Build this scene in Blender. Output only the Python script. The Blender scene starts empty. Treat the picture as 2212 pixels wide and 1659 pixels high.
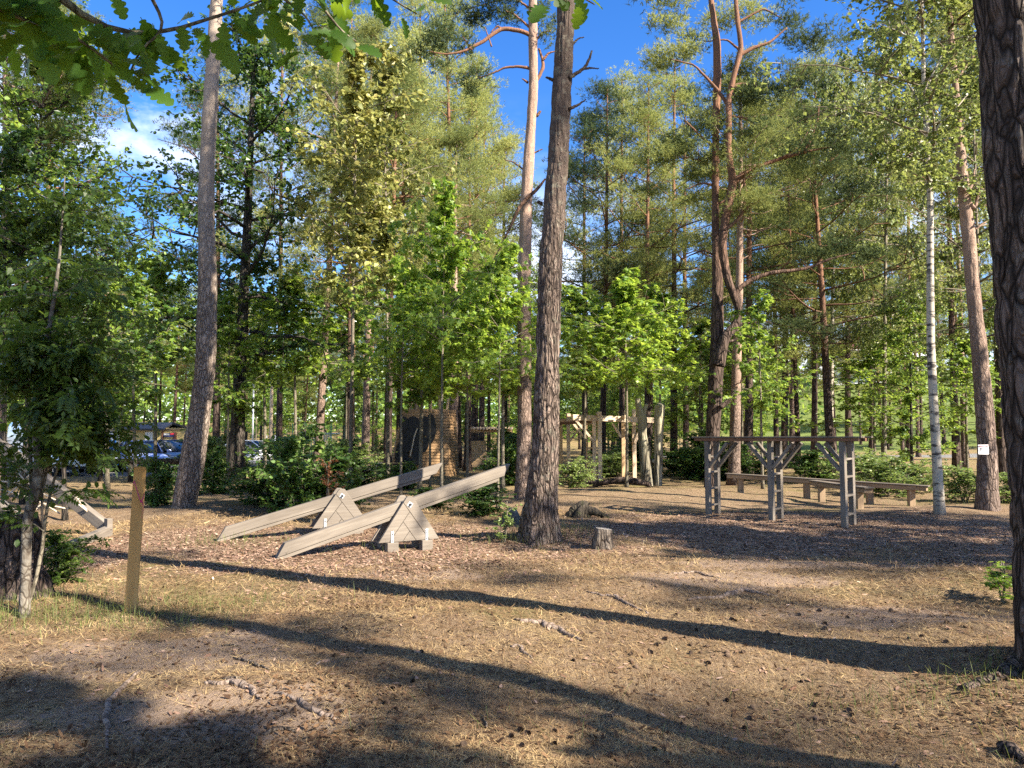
import bpy, math, random
import numpy as np
from mathutils import Vector, Matrix, Quaternion
PI = math.pi
random.seed(7)
S = bpy.context.scene
COL = S.collection
F, CX, CY, EYE = 1661.0, 1106.0, 829.5, 1.6
PITCH = math.radians(4.0)
CP, SP = math.cos(PITCH), math.sin(PITCH)
AZ, EL = math.radians(31), math.radians(36)
SUN = Vector((math.cos(EL)*math.cos(AZ), -math.cos(EL)*math.sin(AZ), math.sin(EL)))

# ---------------------------------------------------------------- noise, terrain, picture measurements -> metres
def _h(ix, iy, iz, s):
    n = (ix*374761393 + iy*668265263 + iz*2147483647*3 + s*1274126177) & 0xffffffff
    n = ((n ^ (n >> 13))*1274126177) & 0xffffffff
    n = (n ^ (n >> 16)) & 0xffffffff
    n = (n*2246822519) & 0xffffffff
    return ((n ^ (n >> 15)) & 0xffff)/65535.0
def vn(p, s=0):
    p = np.asarray(p, float); i = np.floor(p).astype(np.int64); f = p-i; u = f*f*(3-2*f)
    r = 0
    for a in (0, 1):
        for b in (0, 1):
            for c in (0, 1):
                w = (u[:, 0] if a else 1-u[:, 0])*(u[:, 1] if b else 1-u[:, 1])*(u[:, 2] if c else 1-u[:, 2])
                r = r + w*_h(i[:, 0]+a, i[:, 1]+b, i[:, 2]+c, s)
    return r
def vn2(x, y, f, s=0):
    x = np.asarray(x, float); y = np.asarray(y, float)
    return vn(np.stack([x.ravel()*f, y.ravel()*f, 0*x.ravel()+.37], 1), s).reshape(x.shape)
BUMPS = [(2.1, 5.0, 1.5, 1.0, -.26), (3.6, 5.5, .9, .8, .10), (3.6, 21.5, 4.0, 2.2, .20), (9.5, 17.0, 1.6, 1.2, .10),
         (.5, 12.5, 1.1, .8, .10), (-6.5, 17.6, 2.2, 1.4, .16), (-1.0, 6.9, 1.6, .5, .07), (1.6, 8.3, 1.4, .6, .09),
         (-4.2, 5.6, 2.0, .8, .05), (5.8, 9.0, 1.6, .7, .08), (-2, 16, 3, 1.5, .10), (4.2, 11.0, 2.2, .8, -.07)]
def terr(x, y):
    x = np.asarray(x, float); y = np.asarray(y, float)
    z = .10*(vn2(x, y, .33, 3)-.5) + .105*(vn2(x, y, .8, 4)-.5) + .055*(vn2(x, y, 2.3, 5)-.5) + .014*(vn2(x, y, 5.5, 6)-.5)
    for bx, by, rx, ry, a in BUMPS:
        z = z + a*np.exp(-((x-bx)/rx)**2-((y-by)/ry)**2)
    d = np.clip((np.hypot(x, y)-75)/90, 0, 1)
    right = np.clip((x+5)/50, 0, 1)
    z = z + d*d*(3-2*d)*(5+9*right)
    return z
def hz(x, y): return float(terr(np.array([x]), np.array([y]))[0])
def ray(px, py):
    a, b = (px-CX)/F, (CY-py)/F
    return Vector((a, CP-b*SP, SP+b*CP))
def at(px, py, Y):
    d = ray(px, py); return Vector((0, 0, EYE)) + d*(Y/d.y)
def ground(px, py):
    d = ray(px, py); t = 2.0
    while t < 200:
        q = d*t
        if EYE+q.z <= hz(q.x, q.y): break
        t += .05 if t < 40 else .5
    q = d*t
    return Vector((q.x, q.y, hz(q.x, q.y)))
def gpos(px, D):
    x = (px-CX)/F*D
    return Vector((x, D, hz(x, D)))

# ---------------------------------------------------------------- meshes and objects
def mesh_np(name, verts, faces, mats, smooth=False, midx=None):
    me = bpy.data.meshes.new(name)
    verts = np.ascontiguousarray(verts, np.float32)
    groups = faces if isinstance(faces, list) else [faces]
    groups = [np.asarray(g, np.int32) for g in groups if len(g)]
    me.vertices.add(len(verts)); me.vertices.foreach_set('co', verts.ravel())
    lv = np.concatenate([g.ravel() for g in groups]); sizes = np.concatenate([np.full(len(g), g.shape[1]) for g in groups])
    st = np.concatenate([[0], np.cumsum(sizes)[:-1]]).astype(np.int32)
    me.loops.add(len(lv)); me.loops.foreach_set('vertex_index', lv.astype(np.int32))
    me.polygons.add(len(sizes)); me.polygons.foreach_set('loop_start', st)
    for m in (mats if isinstance(mats, (list, tuple)) else [mats]): me.materials.append(m)
    if midx is not None: me.polygons.foreach_set('material_index', np.asarray(midx, np.int32))
    me.polygons.foreach_set('use_smooth', np.full(len(sizes), smooth))
    me.update(calc_edges=True); me.validate()
    return me
class MB:
    def __init__(s): s.v = []; s.f = {}; s.n = 0
    def add(s, v, f):
        f = np.asarray(f, np.int64)
        s.v.append(np.asarray(v, float).reshape(-1, 3)); s.f.setdefault(f.shape[1], []).append(f+s.n); s.n += len(s.v[-1])
    def tube(s, pts, rad, sides=6, cap=True):
        P = np.asarray([tuple(p) for p in pts], float); n = len(P); rad = np.asarray(rad, float)*np.ones(n)
        T = np.gradient(P, axis=0); T /= np.linalg.norm(T, axis=1)[:, None]+1e-9
        ref = np.array([1, 0, 0.]) if abs(T[0, 0]) < .8 else np.array([0, 1, 0.])
        U = np.zeros_like(P); u = ref
        for i in range(n):
            u = u-T[i]*np.dot(u, T[i]); u = u/(np.linalg.norm(u)+1e-9); U[i] = u
        W = np.cross(T, U); a = np.arange(sides)/sides*2*PI
        V = P[:, None]+rad[:, None, None]*(np.cos(a)[None, :, None]*U[:, None]+np.sin(a)[None, :, None]*W[:, None])
        i = np.arange(n-1)[:, None]*sides; j = np.arange(sides)[None]; k = (j+1) % sides
        q = np.stack([i+j, i+k, i+k+sides, i+j+sides], -1).reshape(-1, 4)
        s.add(V.reshape(-1, 3), q)
        if cap:
            b = s.n-n*sides
            s.f.setdefault(sides, []).append(np.array([np.arange(sides)[::-1]+b]))
            s.f[sides].append(np.array([np.arange(sides)+b+(n-1)*sides]))
    def box(s, c, size, M=None):
        h = np.array(size)/2
        V = np.array([(x, y, z) for x in (-1, 1) for y in (-1, 1) for z in (-1, 1)], float)*h+np.array(c)
        if M is not None: V = np.array([tuple(M @ Vector(v)) for v in V])
        s.add(V, [(0, 1, 3, 2), (4, 6, 7, 5), (0, 4, 5, 1), (2, 3, 7, 6), (0, 2, 6, 4), (1, 5, 7, 3)])
    def bar(s, a, b, w, h, up=(0, 0, 1)):
        a, b = Vector(a), Vector(b); M = frame(a, b, up); s.box(((b-a).length/2, 0, 0), ((b-a).length, w, h), M)
    def prism(s, poly, depth, M=None):       # polygon in xz, thickness along y
        n = len(poly); V = [(x, -depth/2, z) for x, z in poly]+[(x, depth/2, z) for x, z in poly]
        if M is not None: V = [tuple(M @ Vector(v)) for v in V]
        b = s.n; s.add(V, [(i, (i+1) % n, (i+1) % n+n, i+n) for i in range(n)])
        s.f.setdefault(n, []).append(np.array([np.arange(n)[::-1]+b])); s.f[n].append(np.array([np.arange(n)+n+b]))
    def mesh(s, name, mat, smooth=False):
        return mesh_np(name, np.concatenate(s.v), [np.concatenate(g) for g in s.f.values()], mat, smooth)
    def build(s, name, mat, parent=None, smooth=False, M=None, bevel=0):
        o = link(name, s.mesh(name, mat, smooth), parent)
        if M is not None: o.matrix_basis = M
        if bevel:
            b = o.modifiers.new('Bevel', 'BEVEL'); b.width = bevel; b.segments = 2; b.limit_method = 'ANGLE'
        return o
def frame(a, b, up=(0, 0, 1)):               # x along a->b, z near up, origin a
    a, b = Vector(a), Vector(b); x = (b-a).normalized(); z = Vector(up); z = (z-x*z.dot(x)).normalized(); y = z.cross(x)
    M = Matrix((x, y, z)).transposed().to_4x4(); M.translation = a
    return M
def link(name, me, parent=None):
    o = bpy.data.objects.new(name, me); COL.objects.link(o)
    if parent is not None: o.parent = parent
    return o
def tag(o, label=None, cat=None, group=None, kind=None):
    if label: o['label'] = label
    if cat: o['category'] = cat
    if group: o['group'] = group
    if kind: o['kind'] = kind
    return o
def thing(name, label, cat, loc=(0, 0, 0), rz=0, group=None):
    o = bpy.data.objects.new(name, None); COL.objects.link(o); o.empty_display_size = .2
    o.location = loc; o.rotation_euler = (0, 0, rz)
    return tag(o, label, cat, group)
def plank(name, a, b, w, h, mat, parent, up=(0, 0, 1), bevel=.006, label=None):   # a timber with its grain along local x; coordinates in the parent's frame
    m = MB(); L = (Vector(b)-Vector(a)).length; m.box((L/2, 0, 0), (L, w, h))
    o = m.build(name, mat, parent, M=frame(a, b, up), bevel=bevel)
    if label: o['label'] = label
    return o

# ---------------------------------------------------------------- materials
class NT:
    def __init__(s, name):
        s.m = bpy.data.materials.new(name); s.m.use_nodes = True; s.t = s.m.node_tree; s.t.nodes.clear()
        s.out = s.n('ShaderNodeOutputMaterial')
    def n(s, typ, ins=None, **kw):
        nd = s.t.nodes.new(typ)
        for k, v in kw.items(): setattr(nd, k, v)
        for k, v in (ins or {}).items():
            if isinstance(v, bpy.types.NodeSocket): s.t.links.new(v, nd.inputs[k])
            else: nd.inputs[k].default_value = v
        return nd
    def l(s, a, b): s.t.links.new(a, b)
    def ramp(s, fac, stops, interp='LINEAR'):
        r = s.n('ShaderNodeValToRGB', {'Fac': fac}); e = r.color_ramp.elements; r.color_ramp.interpolation = interp
        while len(e) < len(stops): e.new(.5)
        for k, (p, c) in zip(e, stops): k.position = p; k.color = (c[0], c[1], c[2], 1) if not isinstance(c, (int, float)) else (c, c, c, 1)
        return r.outputs[0]
    def mix(s, f, a, b, mode='MIX'):
        x = s.n('ShaderNodeMix', data_type='RGBA', blend_type=mode)
        for i, v in ((0, f), (6, a), (7, b)):
            if isinstance(v, bpy.types.NodeSocket): s.l(v, x.inputs[i])
            else: x.inputs[i].default_value = v if i == 0 else (*v, 1)[:4]
        return x.outputs[2]
    def math(s, op, a, b=0):
        x = s.n('ShaderNodeMath', operation=op)
        for i, v in ((0, a), (1, b)):
            if isinstance(v, bpy.types.NodeSocket): s.l(v, x.inputs[i])
            else: x.inputs[i].default_value = v
        return x.outputs[0]
    def coords(s, kind='Object', scale=(1, 1, 1), vec=None):
        c = s.n('ShaderNodeTexCoord').outputs[kind] if vec is None else vec
        return s.n('ShaderNodeMapping', {'Vector': c, 'Scale': scale}).outputs[0]
    def noise(s, vec, scale, detail=3, rough=.55, dist=0):
        return s.n('ShaderNodeTexNoise', {'Vector': vec, 'Scale': scale, 'Detail': detail, 'Roughness': rough, 'Distortion': dist}).outputs[0]
    def bsdf(s, col, rough=.8, bump=None, bstr=.5, bdist=.01, **ins):
        b = s.n('ShaderNodeBsdfPrincipled', {'Roughness': rough})
        if isinstance(col, bpy.types.NodeSocket): s.l(col, b.inputs['Base Color'])
        else: b.inputs['Base Color'].default_value = (*col, 1)
        for k, v in ins.items(): b.inputs[k.replace('_', ' ')].default_value = v
        if bump is not None:
            bm = s.n('ShaderNodeBump', {'Height': bump, 'Strength': bstr, 'Distance': bdist}); s.l(bm.outputs[0], b.inputs['Normal'])
        s.l(b.outputs[0], s.out.inputs[0]); return b
def plain(name, col, rough=.6, **k):
    t = NT(name); v = t.noise(t.coords(), 6, 4)
    t.bsdf(t.mix(t.math('MULTIPLY', v, .35), col, tuple(c*.72 for c in col)), rough, **k); return t.m
def bark(name, low, high, z0, z1, crack, scale=11, stretch=.26, lichen=None, bstr=1.0, bdist=.03):
    t = NT(name); o = t.coords('Object')
    vec = t.coords(scale=(1, 1, stretch))
    warp = t.n('ShaderNodeTexNoise', {'Vector': vec, 'Scale': 5.0, 'Detail': 2.0})
    wv = t.n('ShaderNodeVectorMath', {0: vec, 1: t.n('ShaderNodeVectorMath', {0: warp.outputs['Color'], 3: .20}, operation='SCALE').outputs[0]}, operation='ADD').outputs[0]
    v = t.n('ShaderNodeTexVoronoi', {'Vector': wv, 'Scale': scale}, feature='DISTANCE_TO_EDGE').outputs[0]
    v2 = t.n('ShaderNodeTexVoronoi', {'Vector': wv, 'Scale': scale*2.7}, feature='DISTANCE_TO_EDGE').outputs[0]
    cell = t.n('ShaderNodeTexVoronoi', {'Vector': wv, 'Scale': scale}).outputs['Color']
    cellv = t.n('ShaderNodeSeparateColor', {0: cell}).outputs[0]
    fine = t.noise(t.coords(scale=(1, 1, .5)), 45, 4, .7)
    edge = t.ramp(v, [(0, 0), (.16, 1)]); edge2 = t.ramp(v2, [(0, 0), (.2, 1)])
    z = t.n('ShaderNodeSeparateXYZ', {0: o}).outputs[2]
    big = t.noise(t.coords(), 1.6, 3)
    zf = t.n('ShaderNodeMapRange', {0: t.math('ADD', z, t.math('MULTIPLY', big, (z1-z0)*.7)), 1: z0+(z1-z0)*.35, 2: z1+(z1-z0)*.35}).outputs[0]
    base = t.mix(zf, t.mix(cellv, low, tuple(c*1.55 for c in low)), t.mix(cellv, high, tuple(c*1.35 for c in high)))
    base = t.mix(t.math('MULTIPLY', fine, .55), base, t.mix(.5, base, (.02, .015, .012)))
    if lichen: base = t.mix(t.ramp(t.noise(t.coords(), 7, 5, .7), [(.52, 0), (.68, .7)]), base, lichen)
    e = t.math('MULTIPLY', edge, t.math('ADD', t.math('MULTIPLY', edge2, .35), .65))
    e = t.math('MAXIMUM', e, t.math('MULTIPLY', zf, .75))
    col = t.mix(e, crack, base)
    hgt = t.math('ADD', t.math('ADD', e, t.math('MULTIPLY', cellv, .3)), t.math('MULTIPLY', fine, .35))
    t.bsdf(col, .92, hgt, bstr, bdist, Specular_IOR_Level=.2); return t.m
def wood(name, a, b, knot=(.12, .08, .05), rough=.8, grain=55, bstr=.25):
    t = NT(name); r = t.n('ShaderNodeObjectInfo').outputs['Random']
    off = t.n('ShaderNodeVectorMath', {0: t.n('ShaderNodeTexCoord').outputs['Object'], 1: t.n('ShaderNodeCombineXYZ', {0: t.math('MULTIPLY', r, 37), 1: t.math('MULTIPLY', r, 11), 2: t.math('MULTIPLY', r, 5)}).outputs[0]}, operation='ADD').outputs[0]
    g = t.noise(t.coords(scale=(.03, 1, 1), vec=off), grain, 5, .62, .4)
    w = t.noise(t.coords(scale=(.35, 1, 1), vec=off), 4, 3)
    k = t.ramp(t.n('ShaderNodeTexVoronoi', {'Vector': t.coords(scale=(.45, 1.6, 1.6), vec=off), 'Scale': 2.6}).outputs[0], [(.03, 1), (.10, 0)])
    c = t.mix(t.ramp(g, [(.3, 0), (.7, 1)]), a, b); c = t.mix(t.math('MULTIPLY', t.ramp(w, [(.3, 0), (.7, 1)]), .7), c, tuple(x*.62 for x in a)); c = t.mix(t.math('MULTIPLY', r, .25), c, tuple(x*.7 for x in b)); c = t.mix(t.math('MULTIPLY', k, .7), c, knot)
    t.bsdf(c, rough, g, bstr, .004, Specular_IOR_Level=.25); return t.m
def leafmat(name, c1, c2, c3=None, trans=.45, tcol=None, nscale=.6, rough=.55, spec=.3, hue=.0):
    """leaf colour varies from leaf to leaf and from bough to bough; light passes through"""
    t = NT(name); r = t.n('ShaderNodeNewGeometry').outputs['Random Per Island']; orr = t.n('ShaderNodeObjectInfo').outputs['Random']
    n = t.noise(t.coords(), nscale, 3, .6)
    f = t.math('ADD', t.math('MULTIPLY', r, .62), t.math('MULTIPLY', t.math('SUBTRACT', n, .5), 1.3))
    f = t.math('ADD', f, t.math('MULTIPLY', t.math('SUBTRACT', orr, .3), .35))
    st = [(.12, c1), (.7, c2)]
    if c3: st.append((.97, c3))
    c = t.ramp(f, st)
    b = t.n('ShaderNodeBsdfPrincipled', {'Base Color': c, 'Roughness': rough, 'Specular IOR Level': spec})
    tc = t.mix(.55, c, tcol or tuple(min(1, x*2.2) for x in c2))
    tr = t.n('ShaderNodeBsdfTranslucent', {'Color': tc})
    mx = t.n('ShaderNodeMixShader', {0: trans, 1: b.outputs[0], 2: tr.outputs[0]}); t.l(mx.outputs[0], t.out.inputs[0]); return t.m

M = {}
M['bark_pine'] = bark('bark_pine', (.095, .068, .055), (.215, .112, .068), 5.0, 11.0, (.020, .013, .010), 8)
M['bark_pink'] = bark('bark_pink', (.20, .15, .122), (.355, .245, .185), 1.2, 6.0, (.085, .058, .045), 14, .3)
M['bark_grey'] = bark('bark_grey', (.26, .205, .165), (.35, .285, .23), 2, 9, (.06, .045, .035), 17, .34, bdist=.02)
M['bark_dark'] = bark('bark_dark', (.075, .062, .052), (.10, .085, .07), 20, 40, (.012, .01, .008), 10, lichen=(.10, .11, .08))
M['bark_near'] = bark('bark_near', (.11, .08, .066), (.19, .13, .10), 20, 60, (.014, .010, .008), 13, .24, lichen=(.16, .15, .13), bdist=.04)
M['bark_center'] = bark('bark_center', (.20, .15, .12), (.08, .06, .05), 3.0, 7.0, (.030, .021, .016), 17, .2, lichen=(.27, .26, .2), bdist=.04)  # upper colour darker than the foot: shade on the high trunk painted in
M['bark_smooth'] = bark('bark_smooth', (.17, .15, .11), (.22, .19, .14), 3, 6, (.06, .05, .035), 16, .6, bstr=.4, bdist=.01)
M['deadwood'] = bark('deadwood', (.24, .215, .16), (.33, .30, .21), 1.0, 2.4, (.05, .04, .03), 6, .12, lichen=(.16, .16, .09), bstr=.6)
M['stump'] = bark('stump', (.17, .14, .11), (.25, .21, .17), .1, .3, (.03, .02, .015), 18, .3)
def birch_bark(name='bark_birch'):
    t = NT(name); v = t.coords(scale=(1.1, 1.1, 3.6)); n = t.noise(v, 3.6, 4, .6); n2 = t.noise(t.coords(scale=(1, 1, 1.6)), 5, 4, .65)
    c = t.mix(t.ramp(n, [(.53, 0), (.60, 1)]), (.37, .325, .255), (.04, .032, .026)); c = t.mix(t.ramp(n2, [(.55, 0), (.75, .6)]), c, (.30, .27, .2))
    z = t.n('ShaderNodeSeparateXYZ', {0: t.n('ShaderNodeTexCoord').outputs['Object']}).outputs[2]
    c = t.mix(t.n('ShaderNodeMapRange', {0: z, 1: 0, 2: .5, 3: .75, 4: 0}).outputs[0], c, (.10, .085, .07))
    t.bsdf(c, .7, n, .4, .01); return t.m
M['bark_birch'] = birch_bark()
M['bark_rowan'] = bark('bark_rowan', (.155, .138, .112), (.13, .115, .095), 1, 4, (.05, .038, .028), 13, .7, lichen=(.27, .26, .235), bstr=.4, bdist=.01)
M['wood_grey'] = wood('weathered_wood', (.145, .121, .098), (.245, .212, .173))
M['wood_greydark'] = wood('dark_weathered_wood', (.115, .095, .076), (.19, .158, .128))
M['wood_red'] = wood('red_brown_wood', (.17, .082, .045), (.26, .14, .08))
M['wood_brown'] = wood('brown_wood', (.24, .165, .10), (.36, .26, .165))
M['wood_new'] = wood('fresh_wood', (.56, .37, .20), (.70, .49, .29))
M['wood_cream'] = wood('cream_wood', (.60, .45, .31), (.74, .59, .43))
M['wood_post'] = wood('stake_wood', (.50, .27, .085), (.60, .35, .125), knot=(.35, .16, .05), grain=28, bstr=.1)
M['wood_hut'] = wood('hut_boards', (.28, .165, .08), (.40, .255, .13))
M['steel'] = plain('galvanised_steel', (.62, .64, .66), .4, Metallic=.7)
M['black'] = plain('black_paint', (.006, .006, .007), .6)
M['rope'] = plain('natural_rope', (.55, .46, .34), .9)
M['ribbon'] = plain('magenta_ribbon', (.42, .015, .12), .5)
M['rubber'] = plain('tyre_rubber', (.012, .012, .013), .8)
M['paper'] = plain('white_paper', (.80, .79, .80), .7)
M['ink'] = plain('grey_ink', (.03, .03, .045), .7)
M['redink'] = plain('dull_red_ink', (.45, .12, .14), .7)
M['rock'] = bark('rock', (.13, .12, .105), (.17, .16, .14), 0, .4, (.05, .048, .04), 5, .8, lichen=(.07, .09, .03), bstr=.5)
# foliage
M['needle'] = leafmat('pine_needles', (.060, .095, .034), (.22, .245, .080), (.43, .41, .145), .33, (.50, .52, .14), .5, spec=.08)
M['needle_light'] = leafmat('pine_needles_light', (.12, .155, .052), (.34, .36, .12), (.54, .50, .19), .36, (.70, .70, .19), .5, spec=.08)
M['needle_dark'] = leafmat('pine_needles_dark', (.026, .050, .026), (.085, .115, .050), (.19, .215, .085), .22, (.30, .36, .10), .7, spec=.08)  # dark tone; also stands in for shade on the measured crowns
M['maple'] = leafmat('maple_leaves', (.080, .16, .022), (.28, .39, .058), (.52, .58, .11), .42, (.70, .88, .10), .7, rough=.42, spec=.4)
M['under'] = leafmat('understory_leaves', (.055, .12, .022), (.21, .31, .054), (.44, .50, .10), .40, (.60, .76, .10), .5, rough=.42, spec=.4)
M['darkleaf'] = leafmat('dark_leaves', (.014, .036, .010), (.046, .092, .022), (.16, .23, .050), .30, (.26, .44, .06), .7, rough=.42, spec=.4)  # leaf colour darkened to carry the shade the alder stands in
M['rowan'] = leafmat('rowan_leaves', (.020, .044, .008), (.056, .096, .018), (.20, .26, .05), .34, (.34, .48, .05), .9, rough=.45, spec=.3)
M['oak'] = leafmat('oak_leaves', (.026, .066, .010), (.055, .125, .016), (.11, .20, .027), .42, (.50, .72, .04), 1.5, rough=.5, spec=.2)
M['dryleaf'] = leafmat('yellowing_leaves', (.10, .13, .030), (.27, .28, .075), (.46, .40, .14), .34, (.58, .56, .16), .8, rough=.45, spec=.4)
M['birch'] = leafmat('birch_leaves', (.06, .10, .022), (.20, .25, .062), (.42, .43, .13), .36, (.48, .54, .13), .5, rough=.42, spec=.4)
M['bush'] = leafmat('bush_leaves', (.022, .056, .012), (.085, .155, .032), (.28, .36, .09), .32, (.34, .52, .08), 1.2, rough=.4, spec=.4)
M['palebush'] = leafmat('pale_bush_leaves', (.07, .12, .03), (.21, .28, .08), (.40, .44, .17), .36, (.48, .6, .13), 1.5, rough=.42, spec=.4)
M['rust'] = leafmat('withered_leaves', (.09, .035, .014), (.20, .075, .03), (.30, .15, .06), .3, (.4, .16, .05), 3)
M['grassgreen'] = leafmat('green_grass', (.075, .105, .028), (.18, .205, .06), (.38, .33, .13), .35, (.36, .40, .10), 3)
M['straw'] = leafmat('straw', (.18, .11, .058), (.50, .37, .185), (.78, .64, .40), .25, (.55, .4, .18), 1.2, rough=.7, spec=.2)
M['chips'] = leafmat('bark_chips', (.12, .066, .045), (.30, .195, .14), (.52, .39, .29), .02, None, 2.0, rough=.9, spec=.1)
M['litter'] = leafmat('dead_leaf_litter', (.05, .028, .016), (.16, .095, .05), (.42, .31, .18), .1, None, 2.0, rough=.8, spec=.15)
# ---------------------------------------------------------------- foliage shapes
def unit(a): return a/(np.linalg.norm(a, axis=-1, keepdims=True)+1e-9)
def rnd(rng, n): return unit(rng.normal(size=(n, 3)))
def leaf_polys(kind):
    if kind == 'oval':
        v = [(0, 0, 0), (.25, .28, .04), (.62, .30, .05), (1, 0, -.06), (.62, -.30, .05), (.25, -.28, .04)]; f = [(0, 1, 2, 3, 4, 5)]
    elif kind == 'quad':
        v = [(0, 0, 0), (.5, .36, .06), (1, 0, -.05), (.5, -.36, .06)]; f = [(0, 1, 2, 3)]
    elif kind == 'maple':
        v = [(0, 0, 0), (-.05, .38, .02), (.22, .24, 0), (.42, .52, -.03), (.55, .2, .03), (1, 0, -.1), (.55, -.2, .03), (.42, -.52, -.03), (.22, -.24, 0), (-.05, -.38, .02)]
        f = [tuple(range(10))]
    elif kind == 'pinnate':
        v, f = [], []
        def lf(x, y, dx, dy, L, W):
            n = len(v); v.extend([(x, y, 0), (x+dx*L*.5-dy*W, y+dy*L*.5+dx*W, .015), (x+dx*L, y+dy*L, -.05), (x+dx*L*.5+dy*W, y+dy*L*.5-dx*W, .015)]); f.append((n, n+1, n+2, n+3))
        for i in range(6):
            x = .2+i*.125; z = .30-.012*i
            for s in (1, -1): lf(x, 0, .45, .9*s, z, .062)
        lf(.9, 0, 1, 0, .28, .06); n = len(v); v.extend([(0, .008, 0), (.92, .006, 0), (.92, -.006, 0), (0, -.008, 0)]); f.append((n, n+1, n+2, n+3))
        v = [(x, y, z-.22*x*x) for x, y, z in v]
    elif kind == 'oak':
        n = 49; v, f = [], []
        for i in range(n):
            t = i/(n-1); w = .37*math.sin(PI*min(1, t**.82))**.5*(.42+.62*t)*(.46+.60*abs(math.sin((t*4.6+.12)*PI))**.55) if t < 1 else 0
            if t < .1: w = .016
            if t > .97: w *= .7
            z = -.28*t*t
            v += [(t, w, z+.22*w), (t, 0, z), (t, -w, z+.22*w)]
        for i in range(n-1):
            a = i*3; f += [(a, a+1, a+4, a+3), (a+1, a+2, a+5, a+4)]
    return np.array(v, float), np.array(f)
def leaf_cloud(kind, P, D, N, size):
    v, f = leaf_polys(kind); n = len(P)
    X = unit(D); Y = unit(np.cross(N, X)); Z = np.cross(X, Y)
    sz = np.asarray(size)*np.ones(n)
    V = P[:, None]+sz[:, None, None]*(v[None, :, 0:1]*X[:, None]+v[None, :, 1:2]*Y[:, None]+v[None, :, 2:3]*Z[:, None])
    Fc = (f[None]+np.arange(n)[:, None, None]*len(v)).reshape(-1, f.shape[1])
    return V.reshape(-1, 3), Fc
def needles(rng, C, R, dens, nl, nw, k, up=.55):
    """pine pads: shoots spread through ellipsoids, every shoot a brush of needles"""
    C = np.asarray(C, float); R = np.asarray(R, float); n = np.maximum(6, (dens*R[:, 0]*R[:, 1]).astype(int))
    idx = np.repeat(np.arange(len(C)), n); m = len(idx)
    q = rnd(rng, m)*(rng.random((m, 1))**.42); q[:, 2] = q[:, 2]*.85+.1
    P = C[idx]+q*R[idx]
    d = unit(q*.8+np.array([0, 0, up])+rng.normal(size=(m, 3))*.45); sl = rng.uniform(.6, 1.2, m)*nl*1.6
    i2 = np.repeat(np.arange(m), k); u = rng.random((len(i2), 1))
    b = P[i2]+d[i2]*sl[i2][:, None]*u
    nd = unit(d[i2]*.75+rnd(rng, len(i2))*.85); s = unit(np.cross(nd, rnd(rng, len(i2))))*nw/2
    L = (nl*rng.uniform(.7, 1.2, len(i2)))[:, None]
    V = np.stack([b-s, b+s, b+nd*L], 1).reshape(-1, 3)
    return V, np.arange(len(V)).reshape(-1, 3)
def curve(rng, a, d, L, n=7, bend=(0, 0, .3), wob=.12):
    P = [np.array(a, float)]; d = np.array(d, float)
    for i in range(n-1):
        d = unit(d+np.array(bend)/n+rng.normal(size=3)*wob); P.append(P[-1]+d*L/(n-1))
    return np.array(P)
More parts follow.
